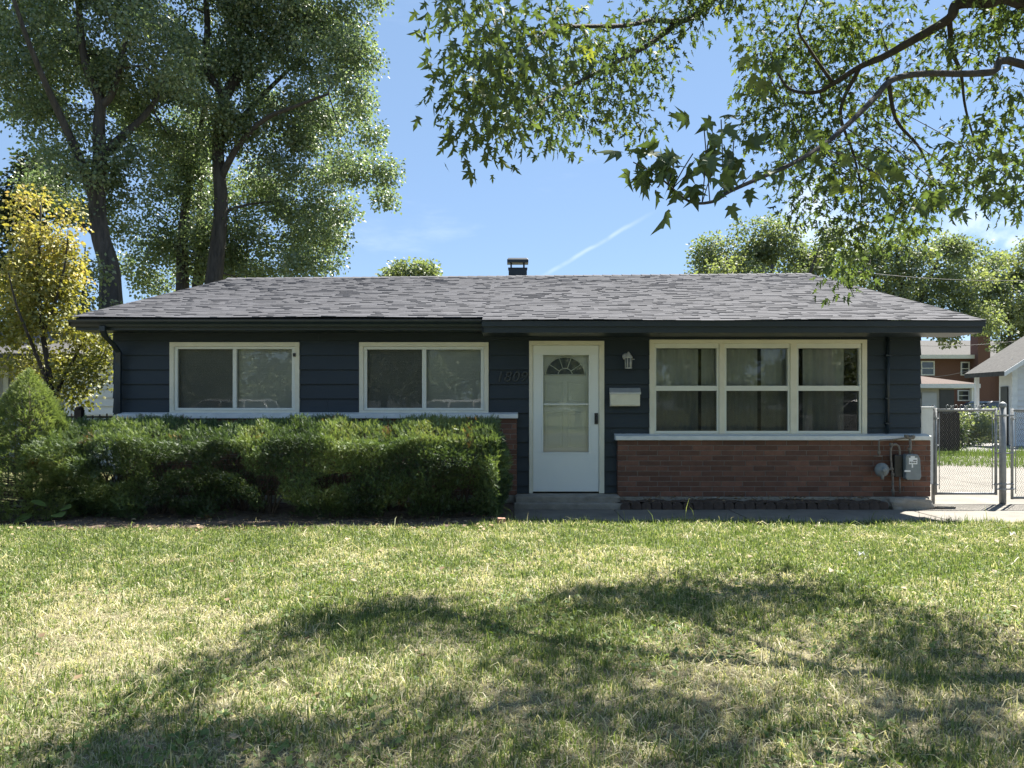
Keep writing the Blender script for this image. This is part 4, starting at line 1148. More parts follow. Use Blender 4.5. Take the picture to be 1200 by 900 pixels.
# ------------------------------------------------------------------ a parked car, several copies across the street
def make_car(label, paint, group=None):
    e = empty('parked_car', (0, 0, 0), label, 'car', group)
    L = 4.6; W = 0.92
    side = [(-2.28,0.45),(-2.3,0.75),(-2.22,1.0),(-1.2,1.07),(-0.9,1.08),(2.1,1.08),(2.26,0.95),(2.3,0.6),(2.25,0.38),(1.85,0.30),(1.78,0.52),(1.6,0.66),(1.4,0.70),(1.2,0.66),(1.02,0.52),(0.95,0.28),(-0.95,0.28),(-1.02,0.52),(-1.2,0.66),(-1.4,0.70),(-1.6,0.66),(-1.78,0.52),(-1.85,0.32)]
    m = MB(); m.prism(side, 'y', -W, W); m.build('body', paint, e, bevel=0.05)
    base = [(-1.15, 1.08), (2.15, 1.08)]; top = [(-0.45, 1.62), (1.9, 1.60)]
    def cab(m, ib, it, z0, z1, x0, x1, t0, t1):
        m.add([(x0,-ib,z0),(x1,-ib,z0),(x1,ib,z0),(x0,ib,z0),(t0,-it,z1),(t1,-it,z1),(t1,it,z1),(t0,it,z1)], [(0,1,5,4),(1,2,6,5),(2,3,7,6),(3,0,4,7),(4,5,6,7)])
    m = MB(); cab(m, 0.84, 0.70, 1.075, 1.585, -1.12, 2.1, -0.48, 1.85); m.build('windows', M['bglass'], e, bevel=0.03)
    m = MB(); cab(m, 0.715, 0.66, 1.575, 1.66, -0.50, 1.88, -0.3, 1.7)
    for s in (-1, 1):
        for xb, xt in ((-1.14, -0.48), (0.1, 0.25), (1.15, 1.15), (2.1, 1.86)):
            m.tube([(xb, 0.85*s, 1.07), (xt, 0.71*s, 1.6)], 0.045, 6)
    m.build('roof', paint, e, bevel=0.03)
    for sx in (-1.4, 1.4):
        for sy in (-1, 1):
            m = MB(); c = (sx, 0.83*sy, 0.34); m.lathe([(0.22,-0.11),(0.33,-0.10),(0.34,-0.05),(0.34,0.05),(0.33,0.10),(0.22,0.11)], c, 24, 'y'); w = m.build('wheel', M['metal_dark'], e)
            m = MB(); m.lathe([(0.21,-0.02),(0.21,0.02),(0.06,0.03)], (sx, 0.93*sy, 0.34), 12, 'y'); m.build('rim', M['galv'], w)
    for sy in (-0.65, 0.65):
        m = MB(); m.box(-2.33, -2.2, sy-0.18, sy+0.18, 0.72, 0.88); m.build('headlight', M['bglass'], e, bevel=0.02)
        m = MB(); m.box(2.2, 2.32, sy-0.15, sy+0.15, 0.75, 0.95); m.build('taillight', M['bredroof'], e, bevel=0.02)
    return e
def copy_tree(o, parent=None):
    c = o.copy(); COL.objects.link(c)
    if parent is not None: c.parent = parent
    for ch in list(o.children): copy_tree(ch, c)
    return c
M['carwhite'] = surf('silver_car_paint', (0.30, 0.31, 0.32), (0.34, 0.35, 0.36), 2, 0.25, 0)
M['cardark'] = surf('dark_car_paint', (0.02, 0.022, 0.026), (0.025, 0.027, 0.03), 2, 0.25, 0)
car_far = make_car('dark parked car in front of the far brick house', M['cardark'])
car_far.location = (PX(1156, 40), 40, 0); car_far.rotation_euler = (0, 0, 0.25)
car_s = make_car('silver car across the street, mirrored in the left window', M['carwhite'], 'cars parked across the street')
cc = copy_tree(car_s); cc['label'] = 'silver car across the street, mirrored in the window by the door'
cd = copy_tree(car_s); cd['label'] = 'silver car across the street, mirrored in the rightmost sash'
car_s.location = (-11.2, -8.0, 0); cc.location = (-2.6, -8.0, 0); cd.location = (13.2, -8.0, 0)

# ------------------------------------------------------------------ trees
def make_tree(name, label, cat, base, limbs, centers, rc, per, size, leaf, bark, tpl=T_LEAF, twig=0.03, group=None, droop=0.5, every=1, upw=0.45, sag=0.1, tbase=None, low_bias=0.0, flat=0.8, extra=None, tvar=0.25):
    e = empty(name, base, label, cat, group)
    m = MB(); grow(m, limbs, centers, twig, every=every, sag=sag, low_bias=low_bias); m.build('trunk', bark, e)
    V, Fc, T = clump_leaves(centers, rc, per, size, tpl, droop, flat, tvar, tbase, upw=upw)
    if extra is not None: V, Fc, T = merge([(V, Fc, T)] + extra)
    o = fast_mesh('crown', V, Fc, leaf, e, T)
    return e
def plobes(lst, Y, k, dscale=1.0, jitter=0.0):
    """lobes read off the photo as (px, py, rx, ry[, dY]) at distance Y; k = clumps per square metre"""
    out = []
    for q in lst:
        px, py, rx, ry = q[:4]; y = Y + (q[4] if len(q) > 4 else random.uniform(-0.35*jitter, 1.5*jitter))
        c = P(px, py, y); a, b = rx/F_PX*y, ry/F_PX*y
        out.append((tuple(c), (a, (a+b)/2*dscale, b), max(3, int(k*a*b))))
    return out
def pl(pts, Y, dys=None):
    return [P(x, y, Y + (dys[i] if dys else 0)) for i, (x, y) in enumerate(pts)]

# left cottonwood
Y = 25.0
limbs = [(pl([(131,372),(130,345),(128,312),(117,272),(114,225),(117,190),(116,150),(117,118),(102,80),(95,40),(92,-20),(96,-120)], Y), 0.40, 0.06),
         (pl([(112,235),(100,205),(86,170),(68,130),(50,90),(30,40),(10,-20)], Y, [0,-.3,-.6,-1,-1.5,-2,-2.4]), 0.20, 0.05),
         (pl([(117,182),(135,168),(150,154),(172,132),(188,104),(200,60)], Y, [0,.3,.6,1,1.4,1.8]), 0.19, 0.05),
         (pl([(117,125),(130,112),(140,80),(150,30),(155,-40)], Y), 0.15, 0.04),
         (pl([(114,280),(100,266),(88,258),(70,240)], Y), 0.07, 0.03)]
lob = plobes([(60,20,70,60),(120,20,60,60),(20,70,45,50),(80,90,60,45),(140,70,55,55),(40,-50,90,60),(130,-60,90,60),(-40,40,50,90),(170,130,45,50),(70,140,50,35),(25,115,35,25),(150,190,40,40),(90,185,45,30),(60,215,35,25),(130,240,28,35),(145,275,18,18),(190,60,40,60),(-30,-60,60,70),(60,-130,110,60),(150,-150,80,60)], Y, 9.0, 1.1, 2.2)
C = lobe_points(lob)
make_tree('cottonwood_tree', 'tall dark cottonwood with leaning grey trunk at the left house corner', 'tree', P(131,476,Y)*1.0 - Vector((0,0,CAM_H)), limbs, C, 0.52, 230, 0.112, M['cotton'], M['bark_dark'], tvar=0.42, twig=0.035, every=2)
# right cottonwood: three stems
Y = 28.0
limbs = [(pl([(246,372),(250,335),(255,290),(259,240),(256,190),(256,150),(261,116),(243,80),(243,30),(240,-40),(244,-120)], Y), 0.36, 0.06),
         (pl([(261,116),(286,80),(314,52),(330,20),(350,-40)], Y, [0,.4,.8,1.2,2]), 0.22, 0.05),
         (pl([(258,210),(280,170),(310,140),(345,125),(385,110)], Y, [0,-.5,-1,-1.5,-2]), 0.14, 0.04),
         (pl([(256,170),(300,120),(345,75),(380,40)], Y, [0,.6,1.2,1.6]), 0.13, 0.04),
         (pl([(257,250),(290,240),(330,235)], Y, [0,.6,1.4]), 0.08, 0.02)]
lob = plobes([(250,20,70,60),(320,10,70,60),(380,20,50,50),(230,80,55,50),(300,80,60,50),(370,80,55,50),(415,50,28,45),(405,105,32,35),(250,150,50,45),(320,150,60,45),(385,150,50,35),(430,150,24,18),(350,210,60,40),(410,195,45,25),(445,195,20,12),(450,230,18,14),(290,215,45,40),(340,270,55,40),(385,260,32,30),(300,300,50,35),(350,315,40,20),(395,285,20,14),(260,270,40,40),(220,200,40,40),(230,-70,110,60),(340,-70,100,60),(420,-30,45,45),(280,-150,120,60),(375,310,25,14)], Y, 8.5, 1.1, 2.2)
C = lobe_points(lob)
make_tree('cottonwood_tree', 'broad cottonwood with pale upright trunk rising behind the roof', 'tree', P(246,476,Y) - Vector((0,0,CAM_H)), limbs, C, 0.54, 245, 0.116, M['cotton'], M['bark_dark'], tvar=0.42, twig=0.035, every=2)
Y = 30.0
limbs = [(pl([(214,372),(214,330),(214,290),(218,240),(222,215),(232,170),(240,120)], Y), 0.30, 0.08),
         (pl([(230,372),(232,330),(236,285),(234,230),(238,195),(254,175)], Y+0.8), 0.27, 0.07)]
lob = plobes([(200,260,40,40),(215,210,45,40),(190,300,30,30),(240,300,45,40),(270,320,40,25),(200,150,45,50),(160,320,25,22),(185,325,25,20)], Y, 8, 1.0, 1.5)
C = lobe_points(lob)
make_tree('cottonwood_tree', 'twin stemmed dark tree between the two cottonwoods behind the roof', 'tree', P(214,476,Y) - Vector((0,0,CAM_H)), limbs, C, 0.58, 220, 0.12, M['cotton'], M['bark_dark'], tvar=0.42, twig=0.035, every=2)
# dark tree far left
Y = 34.0
limbs = [(pl([(30,420),(32,330),(36,260),(40,200)], Y), 0.3, 0.08)]
C = lobe_points(plobes([(40,195,28,25),(65,205,28,25),(15,230,25,30),(5,270,20,35),(35,240,35,30),(80,235,20,20),(0,330,25,40),(45,300,30,40)], Y, 6, 1.0, 1))
make_tree('broadleaf_tree', 'dark dense tree standing far left behind the yellow tree', 'tree', P(30,476,Y) - Vector((0,0,CAM_H)), limbs, C, 0.7, 200, 0.18, M['darkleaf'], M['bark_dark'], twig=0.03, every=2)
Y = 22.0
limbs = [(pl([(92,480),(94,420),(96,360),(99,310),(100,285)], Y), 0.07, 0.015)]
C = lobe_points(plobes([(95,325,22,22),(105,345,22,18),(85,355,25,20),(100,380,30,25),(78,330,14,18),(110,310,8,16)], Y, 14, 1.0, 0.4))
make_tree('young_tree', 'small pale green tree between the yellow tree and the big trunk', 'tree', P(92,476,Y) - Vector((0,0,CAM_H)), limbs, C, 0.42, 80, 0.11, M['farleaf'], M['bark_dark'], twig=0.015)
# yellow tree
Y = 13.0
limbs = [(pl([(66,560),(64,500),(58,440),(50,390),(46,340),(46,290),(48,240)], Y), 0.075, 0.012),
         (pl([(64,480),(52,440),(36,400),(20,360),(10,320)], Y, [0,-.1,-.3,-.5,-.6]), 0.05, 0.01),
         (pl([(62,470),(76,440),(92,410),(104,385)], Y, [0,.1,.2,.3]), 0.045, 0.01),
         (pl([(50,390),(66,350),(76,310),(80,270)], Y), 0.035, 0.01)]
C = lobe_points(plobes([(45,240,22,18),(75,252,15,18),(30,265,24,20),(60,285,36,26),(25,300,26,22),(75,320,26,24),(45,335,40,28),(15,345,26,24),(60,380,45,26),(100,395,24,22),(20,395,34,26),(95,425,30,20),(50,425,36,18),(118,410,12,18),(20,430,20,14),(115,440,12,12),(88,300,10,18),(45,325,45,34),(72,350,30,26),(20,362,32,26),(70,442,36,18),(105,455,22,13),(122,425,12,16),(12,380,20,24),(130,400,8,14),(84,465,18,8)], Y, 62, 1.0, 0.35))
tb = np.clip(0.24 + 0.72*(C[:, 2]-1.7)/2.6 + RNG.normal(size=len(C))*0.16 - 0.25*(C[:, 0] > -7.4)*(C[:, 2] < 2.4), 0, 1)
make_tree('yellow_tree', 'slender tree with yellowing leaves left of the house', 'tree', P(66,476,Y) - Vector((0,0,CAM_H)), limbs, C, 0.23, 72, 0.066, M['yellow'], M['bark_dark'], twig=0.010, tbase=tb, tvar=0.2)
# tree top over the roof
Y = 42.0
C = lobe_points(plobes([(480,318,30,20),(492,335,30,25),(465,335,25,25),(480,360,40,30),(480,400,40,40)], Y, 5, 1.0, 1))
make_tree('broadleaf_tree', 'single round tree top showing above the middle of the roof', 'tree', P(480,476,Y) - Vector((0,0,CAM_H)), [(pl([(480,476),(480,420),(480,350)], Y), 0.25, 0.08)], C, 0.65, 240, 0.18, M['farleaf'], M['bark_dark'], every=3)
# right hand trees
Y = 36.0
C = lobe_points(plobes([(850,298,34,24),(885,285,34,24),(920,285,36,26),(955,290,32,24),(830,312,26,20),(900,315,70,25),(870,340,60,30),(960,325,40,30),(985,300,22,26)], Y, 6.0, 1.0, 1.5))
make_tree('broadleaf_tree', 'rounded willow like tree behind the right half of the roof', 'tree', P(900,476,Y) - Vector((0,0,CAM_H)), [(pl([(900,476),(902,400),(905,310)], Y), 0.3, 0.08), (pl([(902,400),(870,350),(850,300)], Y), 0.15, 0.05), (pl([(902,390),(940,340),(960,290)], Y), 0.15, 0.05)], C, 0.62, 260, 0.14, M['farleaf'], M['bark_dark'], every=2)
Y = 44.0
C = lobe_points(plobes([(1035,290,30,22),(1070,295,35,24),(1105,300,30,24),(1130,310,28,22),(1010,315,30,24),(1060,330,50,26),(1110,340,45,26),(1020,350,40,30),(1080,370,60,28),(1130,375,40,24)], Y, 5.0, 1.0, 1.5))
make_tree('broadleaf_tree', 'open crowned green tree above the right end of the roof', 'tree', P(1065,476,Y) - Vector((0,0,CAM_H)), [(pl([(1065,476),(1062,400),(1058,350),(1052,300)], Y), 0.25, 0.06), (pl([(1062,390),(1085,340),(1100,300)], Y), 0.15, 0.05), (pl([(1060,380),(1030,340),(1020,310)], Y), 0.13, 0.05)], C, 0.66, 220, 0.17, M['farleaf'], M['bark_dark'], every=2)
Y = 52.0
C = lobe_points(plobes([(1165,320,24,24),(1190,325,22,22),(1175,355,35,28),(1205,360,35,35),(1215,310,25,30),(1190,385,40,25),(1150,350,22,22)], Y, 4.5, 1.0, 1.5))
make_tree('broadleaf_tree', 'yellow green tree behind the chimney of the brick house', 'tree', P(1185,476,Y) - Vector((0,0,CAM_H)), [(pl([(1185,476),(1184,420),(1180,340)], Y), 0.25, 0.06)], C, 0.75, 200, 0.2, M['farleaf'], M['bark_dark'], every=2, tbase=np.clip(RNG.normal(size=len(C))*0.2+0.75, 0, 1))
# tall row behind the camera side of the street, seen only as reflections
for i, (x, y, hgt, lab) in enumerate(((-19, -24, 9, 'broad tree across the street behind the first parked car'), (-8, -26, 10, 'full tree across the street mirrored in the bedroom windows'), (4, -25, 8.5, 'leafy tree across the street opposite the front door'), (11.5, -27, 9.5, 'tall tree across the street mirrored in the triple window'), (26, -25, 9, 'spreading tree at the far right end of the street'), (-14, -27, 13, 'tall tree across the street between the first two trees'), (-2.5, -28, 13, 'tall tree across the street right of the full tree'), (18, -26, 12, 'tall tree across the street beyond the third parked car'))):
    lb = []
    for k in range(15):
        a = random.uniform(0, 6.28); q = random.uniform(0.2, 1)
        lb.append(((x + 3.4*q*math.cos(a), y + 2.5*q*math.sin(a), random.uniform(2.2, hgt)), (1.8, 1.7, 1.3), 22))
    C = lobe_points(lb)
    make_tree('street_tree', lab, 'tree', (x, y, 0), [([(x, y, 0), (x+0.1, y, 2), (x, y+0.1, 4.5), (x+0.2, y, hgt*0.85)], 0.25, 0.06)], C, 0.7, 80, 0.24, M['farleaf'], M['bark_maple'], group='trees across the street', every=3)

# far wood closing the horizon
ang = RNG.uniform(0, 2*math.pi, 900); rad = RNG.uniform(95, 125, 900)
C = np.stack([rad*np.sin(ang), rad*np.cos(ang), RNG.uniform(0.5, 1, 900)*(4.5 + 3.0*N3(ang*20, rad*0, 3.0))], 1)
V, Fc, T = clump_leaves(C, 2.6, 45, 0.9, T_LEAF)
tag(fast_mesh('far_treeline', V, Fc, M['farleaf'], None, T), 'distant green treeline around the neighbourhood', 'treeline', kind='stuff')

# ------------------------------------------------------------------ the overhanging silver maple
TX, TY = 6.4, 6.0
def dep(px):
    return float(np.interp(px, [500, 600, 650, 700, 780, 850, 950, 1050, 1200], [4.1, 5.2, 6.5, 7.4, 7.8, 8.0, 7.8, 7.2, 6.2]))
def mp(pts, Y=None): return [P(x, y, Y[i] if Y else dep(x)) for i, (x, y) in enumerate(pts)]
trunk = [Vector((TX, TY, -0.1)), Vector((TX-0.02, TY, 0.8)), Vector((TX-0.1, TY+0.05, 2.0)), Vector((TX-0.1, TY, 3.2)), Vector((TX+0.1, TY-0.1, 4.6)), Vector((TX+0.2, TY-0.2, 6.5)), Vector((TX, TY-0.4, 8.5))]
A0 = [Vector((TX-0.1, TY, 3.0)), Vector((5.4, 6.1, 3.95))]
limbA = A0 + mp([(1200,4),(1160,2),(1122,5),(1112,22),(1068,48),(1036,66),(1008,78),(976,98),(956,108),(925,104),(906,76)], [6.2,6.3,6.4,6.4,6.6,6.8,7.0,7.2,7.3,7.4,7.5])
B0 = [Vector((TX-0.1, TY, 2.5)), Vector((5.2, 5.7, 3.3))]
limbB = B0 + mp([(1200,76),(1164,84),(1128,86),(1080,86),(1045,94),(1024,116),(1000,140),(968,168),(928,192),(892,208),(856,224),(836,236),(808,236),(778,212)], [5.4,5.3,5.2,5.0,4.8,4.6,4.4,4.2,3.9,3.7,3.5,3.35,3.2,3.1])
C0 = [Vector((TX+0.1, TY-0.1, 4.6)), Vector((4.6, 6.8, 5.7)), Vector((3.0, 7.4, 5.9))]
limbC = C0 + mp([(840,-4),(819,15),(798,25),(765,24),(732,30),(672,31),(645,34),(600,69)], [7.9,7.9,7.9,7.7,7.3,6.7,6.2,5.3])
limbD = mp([(792,28),(762,51),(735,66),(690,90),(648,111),(606,141)], [7.9,7.7,7.3,6.9,6.3,5.4])
limbE = mp([(1112,22),(1116,60),(1126,86),(1132,130),(1150,190)], [6.4,6.6,6.8,7.0,7.2])
limbF = mp([(1040,90),(1050,140),(1075,170),(1090,200),(1100,230)], [6.8,6.9,7.0,7.0,7.0])
limbG = [Vector((TX+0.2, TY-0.2, 6.0)), Vector((4.6, 5.4, 6.4)), Vector((3.0, 5.2, 6.1)), Vector((1.8, 5.2, 5.7)), Vector((0.8, 5.3, 5.2))]
limbH = [Vector((TX, TY-0.3, 5.2)), Vector((5.0, 4.6, 5.6)), Vector((3.6, 4.2, 5.4)), Vector((2.4, 4.3, 4.9))]
limbI = mp([(1008,78),(985,130),(1000,180),(1010,230),(1005,285)], [7.0,7.2,7.3,7.4,7.4])
limbJ = mp([(976,98),(950,60),(935,30),(950,-10)], [7.2,7.0,6.9,6.8])
limbs = [(trunk, 0.30, 0.10), (limbA, 0.068, 0.010), (limbB, 0.034, 0.004), (limbC, 0.055, 0.009), (limbD, 0.035, 0.008), (limbE, 0.025, 0.007), (limbF, 0.022, 0.006), (limbG, 0.05, 0.01), (limbH, 0.045, 0.01), (limbI, 0.022, 0.005), (limbJ, 0.02, 0.006)]
def mlobes(lst, k):
    out = []
    for px, py, rx, ry in lst:
        y = dep(px) + (random.uniform(-1.1, 0.3) if px < 790 else random.uniform(-0.35, 0.25)); a, b = rx/F_PX*y, ry/F_PX*y
        out.append((tuple(P(px, py, y)), (a, max(a, b)*0.9, b), max(3, int(k*a*b))))
    return out
vis = [(545,15,30,14),(545,92,28,14),(585,30,34,26),(620,50,40,36),(590,90,36,22),(600,125,40,22),(575,140,20,10),(640,100,38,32),(645,140,24,12),(665,30,40,32),(680,80,40,34),(690,130,32,14),(720,40,38,36),(730,95,32,32),(748,140,16,20),(770,30,36,30),(772,78,24,22),(796,25,20,18),
       (895,45,24,26),(925,30,36,34),(975,30,40,36),(1025,25,38,34),(1075,25,34,30),(884,115,26,32),(915,90,38,38),(965,80,40,38),(900,160,34,32),(945,150,42,38),(990,130,38,38),(1040,110,36,36),(1085,85,34,30),(930,205,30,26),(975,200,36,34),(1015,180,34,34),(1055,190,34,32),(1040,232,30,24),(1000,245,26,32),(950,235,18,16),(1082,240,16,16),(1000,288,20,20),(985,310,18,13),
       (1130,60,30,26),(1180,20,26,16),(1175,110,30,34),(1150,160,28,24),(1180,190,30,30),(1150,220,22,18),(1196,222,18,14),(1090,215,24,20),(1062,268,14,12)]
C = lobe_points(mlobes(vis, 62))
hid = [((4.6, 6.3, 4.7), (0.7, 0.5, 0.35), 16), ((5.4, 5.9, 4.4), (0.6, 0.5, 0.4), 14), ((4.1, 6.1, 5.0), (0.5, 0.4, 0.3), 10), ((1.2, 5.7, 5.2), (0.7, 0.4, 0.35), 14), ((2.2, 5.9, 5.3), (0.7, 0.4, 0.4), 16), ((3.2, 6.0, 5.5), (0.6, 0.4, 0.4), 14), ((4.2, 5.7, 5.3), (0.6, 0.5, 0.4), 16), ((5.0, 5.3, 5.2), (0.6, 0.6, 0.5), 16), ((3.2, 5.3, 6.0), (1.2, 0.9, 0.7), 34), ((1.7, 5.3, 5.6), (1.0, 0.8, 0.6), 30), ((0.7, 5.4, 5.2), (0.6, 0.6, 0.4), 12), ((3.4, 4.4, 5.3), (1.1, 0.9, 0.7), 34), ((2.3, 4.4, 4.9), (0.7, 0.7, 0.4), 18), ((4.8, 5.0, 6.3), (1.3, 1.2, 1.0), 40), ((6.2, 5.0, 7.0), (1.6, 1.5, 1.3), 60), ((6.3, 4.6, 8.6), (1.8, 1.6, 1.2), 70), ((4.6, 4.4, 7.4), (1.5, 1.4, 0.9), 50), ((3.0, 6.9, 5.9), (1.0, 0.7, 0.5), 26), ((2.2, 7.6, 5.7), (0.9, 0.5, 0.4), 20), ((7.6, 4.0, 7.0), (1.5, 1.4, 1.4), 50)]
C = np.vstack([C, lobe_points([(c_, r_, int(n_*1.25)) for c_, r_, n_ in hid])])
maple = empty('maple_tree', (TX, TY, 0), 'silver maple whose leafy boughs hang over the lawn from the right', 'tree')
m = MB(); grow(m, limbs, C, 0.010, sides=5, sag=0.12); 
# hanging spray close to the camera
near = []
for px, py, y in ((778,205,3.1),(760,196,3.08),(742,190,3.1),(748,215,3.1),(790,195,3.12),(812,180,3.15),(830,165,3.2),(805,205,3.1),(835,200,3.2),(850,215,3.3),(870,190,3.4),(825,150,3.25),(845,140,3.3),(770,220,3.12),(860,165,3.4),(880,205,3.5),(1010,185,4.0),(1030,205,4.0),(1040,178,4.1),(1022,222,4.0),(885,62,4.0),(895,80,4.0),(1000,215,4.0),(1060,240,4.2),(1090,220,4.2),(1120,235,4.3),(1150,225,4.3),(1178,205,4.4),(915,190,3.9),(935,180,3.9)):
    near.append(P(px, py, y))
near = np.array([tuple(p) for p in near])
nb = np.array([tuple(p) for p in catmull(limbB, 6)] + [tuple(p) for p in catmull(limbA, 6)])
for c in near:
    i = nearest_on(nb, c); a = Vector(nb[i]); b = Vector(c)
    if (b-a).length > 0.02: m.tube(catmull([a, (a+b)/2 + Vector((0,0,0.03*(b-a).length)), b], 3), 0.0025, 4, cap=False)
m.build('trunk', M['bark_maple'], maple)
tbm = RNG.random(len(C))
p1s = [clump_leaves(C, 0.24, 10.8, 0.082, tp, droop=1.1, flat=1.0, tvar=0.3, upw=0.3, tbase=tbm) for tp in LO_SET]
tbn = np.concatenate([RNG.random(16)*0.3, RNG.random(7)*0.15+0.85, RNG.random(7)*0.5])  # middle group of clumps tinted yellow, sunlight painted into the leaf colour
p1s += [clump_leaves(near, 0.085, 1.25, 0.098, tp, droop=0.8, flat=1.0, tvar=0.25, tbase=tbn, upw=0.4) for tp in HI_SET]
V, Fc, T = merge(p1s)
fast_mesh('crown', V, Fc, M['maple'], maple, T)

# ------------------------------------------------------------------ hedge, spruce, weeds
hedge = empty('hedge', (-2.9, 9.75, 0), 'clipped dark green yew hedge below the two left windows', 'hedge')
HXA, HXB = -5.75, -0.16
n = 90000
x = RNG.uniform(HXA, HXB, n)
def top(x): return 1.185 + 0.06*(N1(x, 0*x, 0.8)-0.5) + 0.09*(N2(x, 0*x, 0.22)-0.5) - 0.06*np.clip((x+0.7)/0.55, 0, 1)**2
def front(x, zf): return 9.12 - 0.10*np.sin(np.pi*np.clip(zf, 0, 1)*0.9) + 0.30*(N2(x, zf*1.5, 0.5)-0.5) + 0.20*(N3(x, zf*1.2, 0.2)-0.5)
u = RNG.random(n)
face = np.where(u < 0.44, 0, np.where(u < 0.70, 1, np.where(u < 0.77, 2, 3)))     # front, top, right end, inside
zf = RNG.random(n)**0.95
z = 0.07 + zf*(top(x) - 0.25)
dpt = np.abs(RNG.normal(size=n))*0.10
y = front(x, zf) + dpt
nor = np.tile(np.array([0.0, -1.0, 0.35]), (n, 1))
tpm = face == 1
y = np.where(tpm, 9.12 + 1.23*RNG.random(n)**1.35, y); z = np.where(tpm, top(x) - dpt*0.8 + 0.05*(N3(x, y, 0.2)-0.5), z)
# rounded shoulder
sh = np.clip((9.62 - y)/0.5, 0, 1); z = np.where(tpm, z - 0.24*sh**1.8 + 0.10*(N2(x, y, 0.14)-0.45), z)
nor[tpm] = (0, -0.3, 1)
enm = face == 2
xe = HXB + 0.10*np.sin(np.pi*zf) + 0.14*(N2(z*1.3, y, 0.4)-0.5) - dpt
x = np.where(enm, xe, x); y = np.where(enm, RNG.uniform(9.2, 10.35, n), y); nor[enm] = (1, -0.2, 0.3)
inm = face == 3
y = np.where(inm, RNG.uniform(9.5, 10.3, n), y)
# gaps: thin out low down and in patches
thin = (N1(x*1.0, z*1.6, 0.28) < np.interp(z, [0.1, 0.35, 0.6, 0.85], [0.42, 0.24, 0.2, 0.12]))
keep = ~(thin & ~tpm)
x, y, z, nor, tpm = x[keep], y[keep], z[keep], nor[keep], tpm[keep]
ax = nor + RNG.normal(size=nor.shape)*0.65 + np.array([0, 0, 0.2])
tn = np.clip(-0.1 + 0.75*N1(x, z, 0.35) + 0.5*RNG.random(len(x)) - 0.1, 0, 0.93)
tn = np.where(tpm, np.clip(tn + 0.2, 0, 0.93), tn)  # top shoots tinted lighter: sunlight put into the needle colour
brown = (N3(x*1.3, z*1.3, 0.33) > 0.86) & (RNG.random(len(x)) < 0.4); tn[brown] = 1.0
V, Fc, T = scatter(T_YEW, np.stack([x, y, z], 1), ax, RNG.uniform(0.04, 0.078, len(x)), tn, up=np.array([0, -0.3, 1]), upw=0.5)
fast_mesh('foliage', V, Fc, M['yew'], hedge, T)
m = MB()
for i in range(34):
    bx = HXA + 0.25 + (HXB-HXA-0.4)*i/33 + random.uniform(-0.06, 0.06); by = random.uniform(9.55, 10.0)
    for k in range(6):
        ex, ey, ez = bx + random.uniform(-0.35, 0.35), by + random.uniform(-0.4, 0.35), random.uniform(0.5, 1.1)
        m.tube(catmull([(bx, by, 0), ((bx*2+ex)/3 + random.uniform(-.05,.05), (by*2+ey)/3, ez*0.4), (ex, ey, ez)], 3), [0.016,0.015,0.013,0.011,0.009,0.006,0.004], 4, cap=False)
m.build('stem', M['twig'], hedge)

spr = empty('dwarf_spruce', (PX(34, 9.5), 9.5, 0), 'bright green cone shaped dwarf spruce left of the hedge', 'shrub')
n = 42000
h0, R0 = 1.84, 0.92
t = 1 - np.sqrt(RNG.random(n)); t = np.clip(t*1.02, 0, 1)
a = RNG.uniform(0, 2*math.pi, n)
rr = R0*(1-t)**0.78
rr = np.where(t < 0.12, rr*(0.86 + t), rr)
lump_ = 0.16*(N1(a*2.2 + 10, t*5, 0.35)-0.5) + 0.22*(N2(a*3 + 20, t*8, 0.22)-0.5)
rr = rr*(1 + lump_*1.3) - np.abs(RNG.normal(size=n))*0.045
x = PX(34, 9.5) + rr*np.cos(a); y = 9.5 + rr*np.sin(a)*0.95; z = 0.08 + t*(h0-0.08)
ax = np.stack([np.cos(a), np.sin(a), np.full(n, 0.75)], 1) + RNG.normal(size=(n, 3))*0.45
dead = (N1(a*3, z*2, 0.3) > 0.6) & (z < 0.8) & (RNG.random(n) < 0.6)
kp = ~dead
V, Fc, T = scatter(T_SPRUCE, np.stack([x, y, z], 1)[kp], ax[kp], RNG.uniform(0.035, 0.062, kp.sum()), np.clip(0.2+0.5*N2(a, z, 0.2)+0.3*RNG.random(n), 0, 1)[kp], up=np.array([0,0,1]), upw=0.4)
fast_mesh('foliage', V, Fc, M['spruce'], spr, T)
m = MB(); m.tube([(PX(34,9.5), 9.5, 0), (PX(34,9.5), 9.5, 1.7)], [0.05, 0.008], 7)
for i in range(120):
    tt = random.random()*0.8; a = random.uniform(0, 6.28); r_ = R0*(1-tt)**0.78*0.88; zz = 0.1 + tt*(h0-0.1)
    m.tube([(PX(34,9.5), 9.5, zz*0.9), (PX(34,9.5)+r_*math.cos(a), 9.5+r_*math.sin(a)*0.95, zz+0.05)], [0.010, 0.003], 4, cap=False)
m.build('stem', M['twig'], spr)

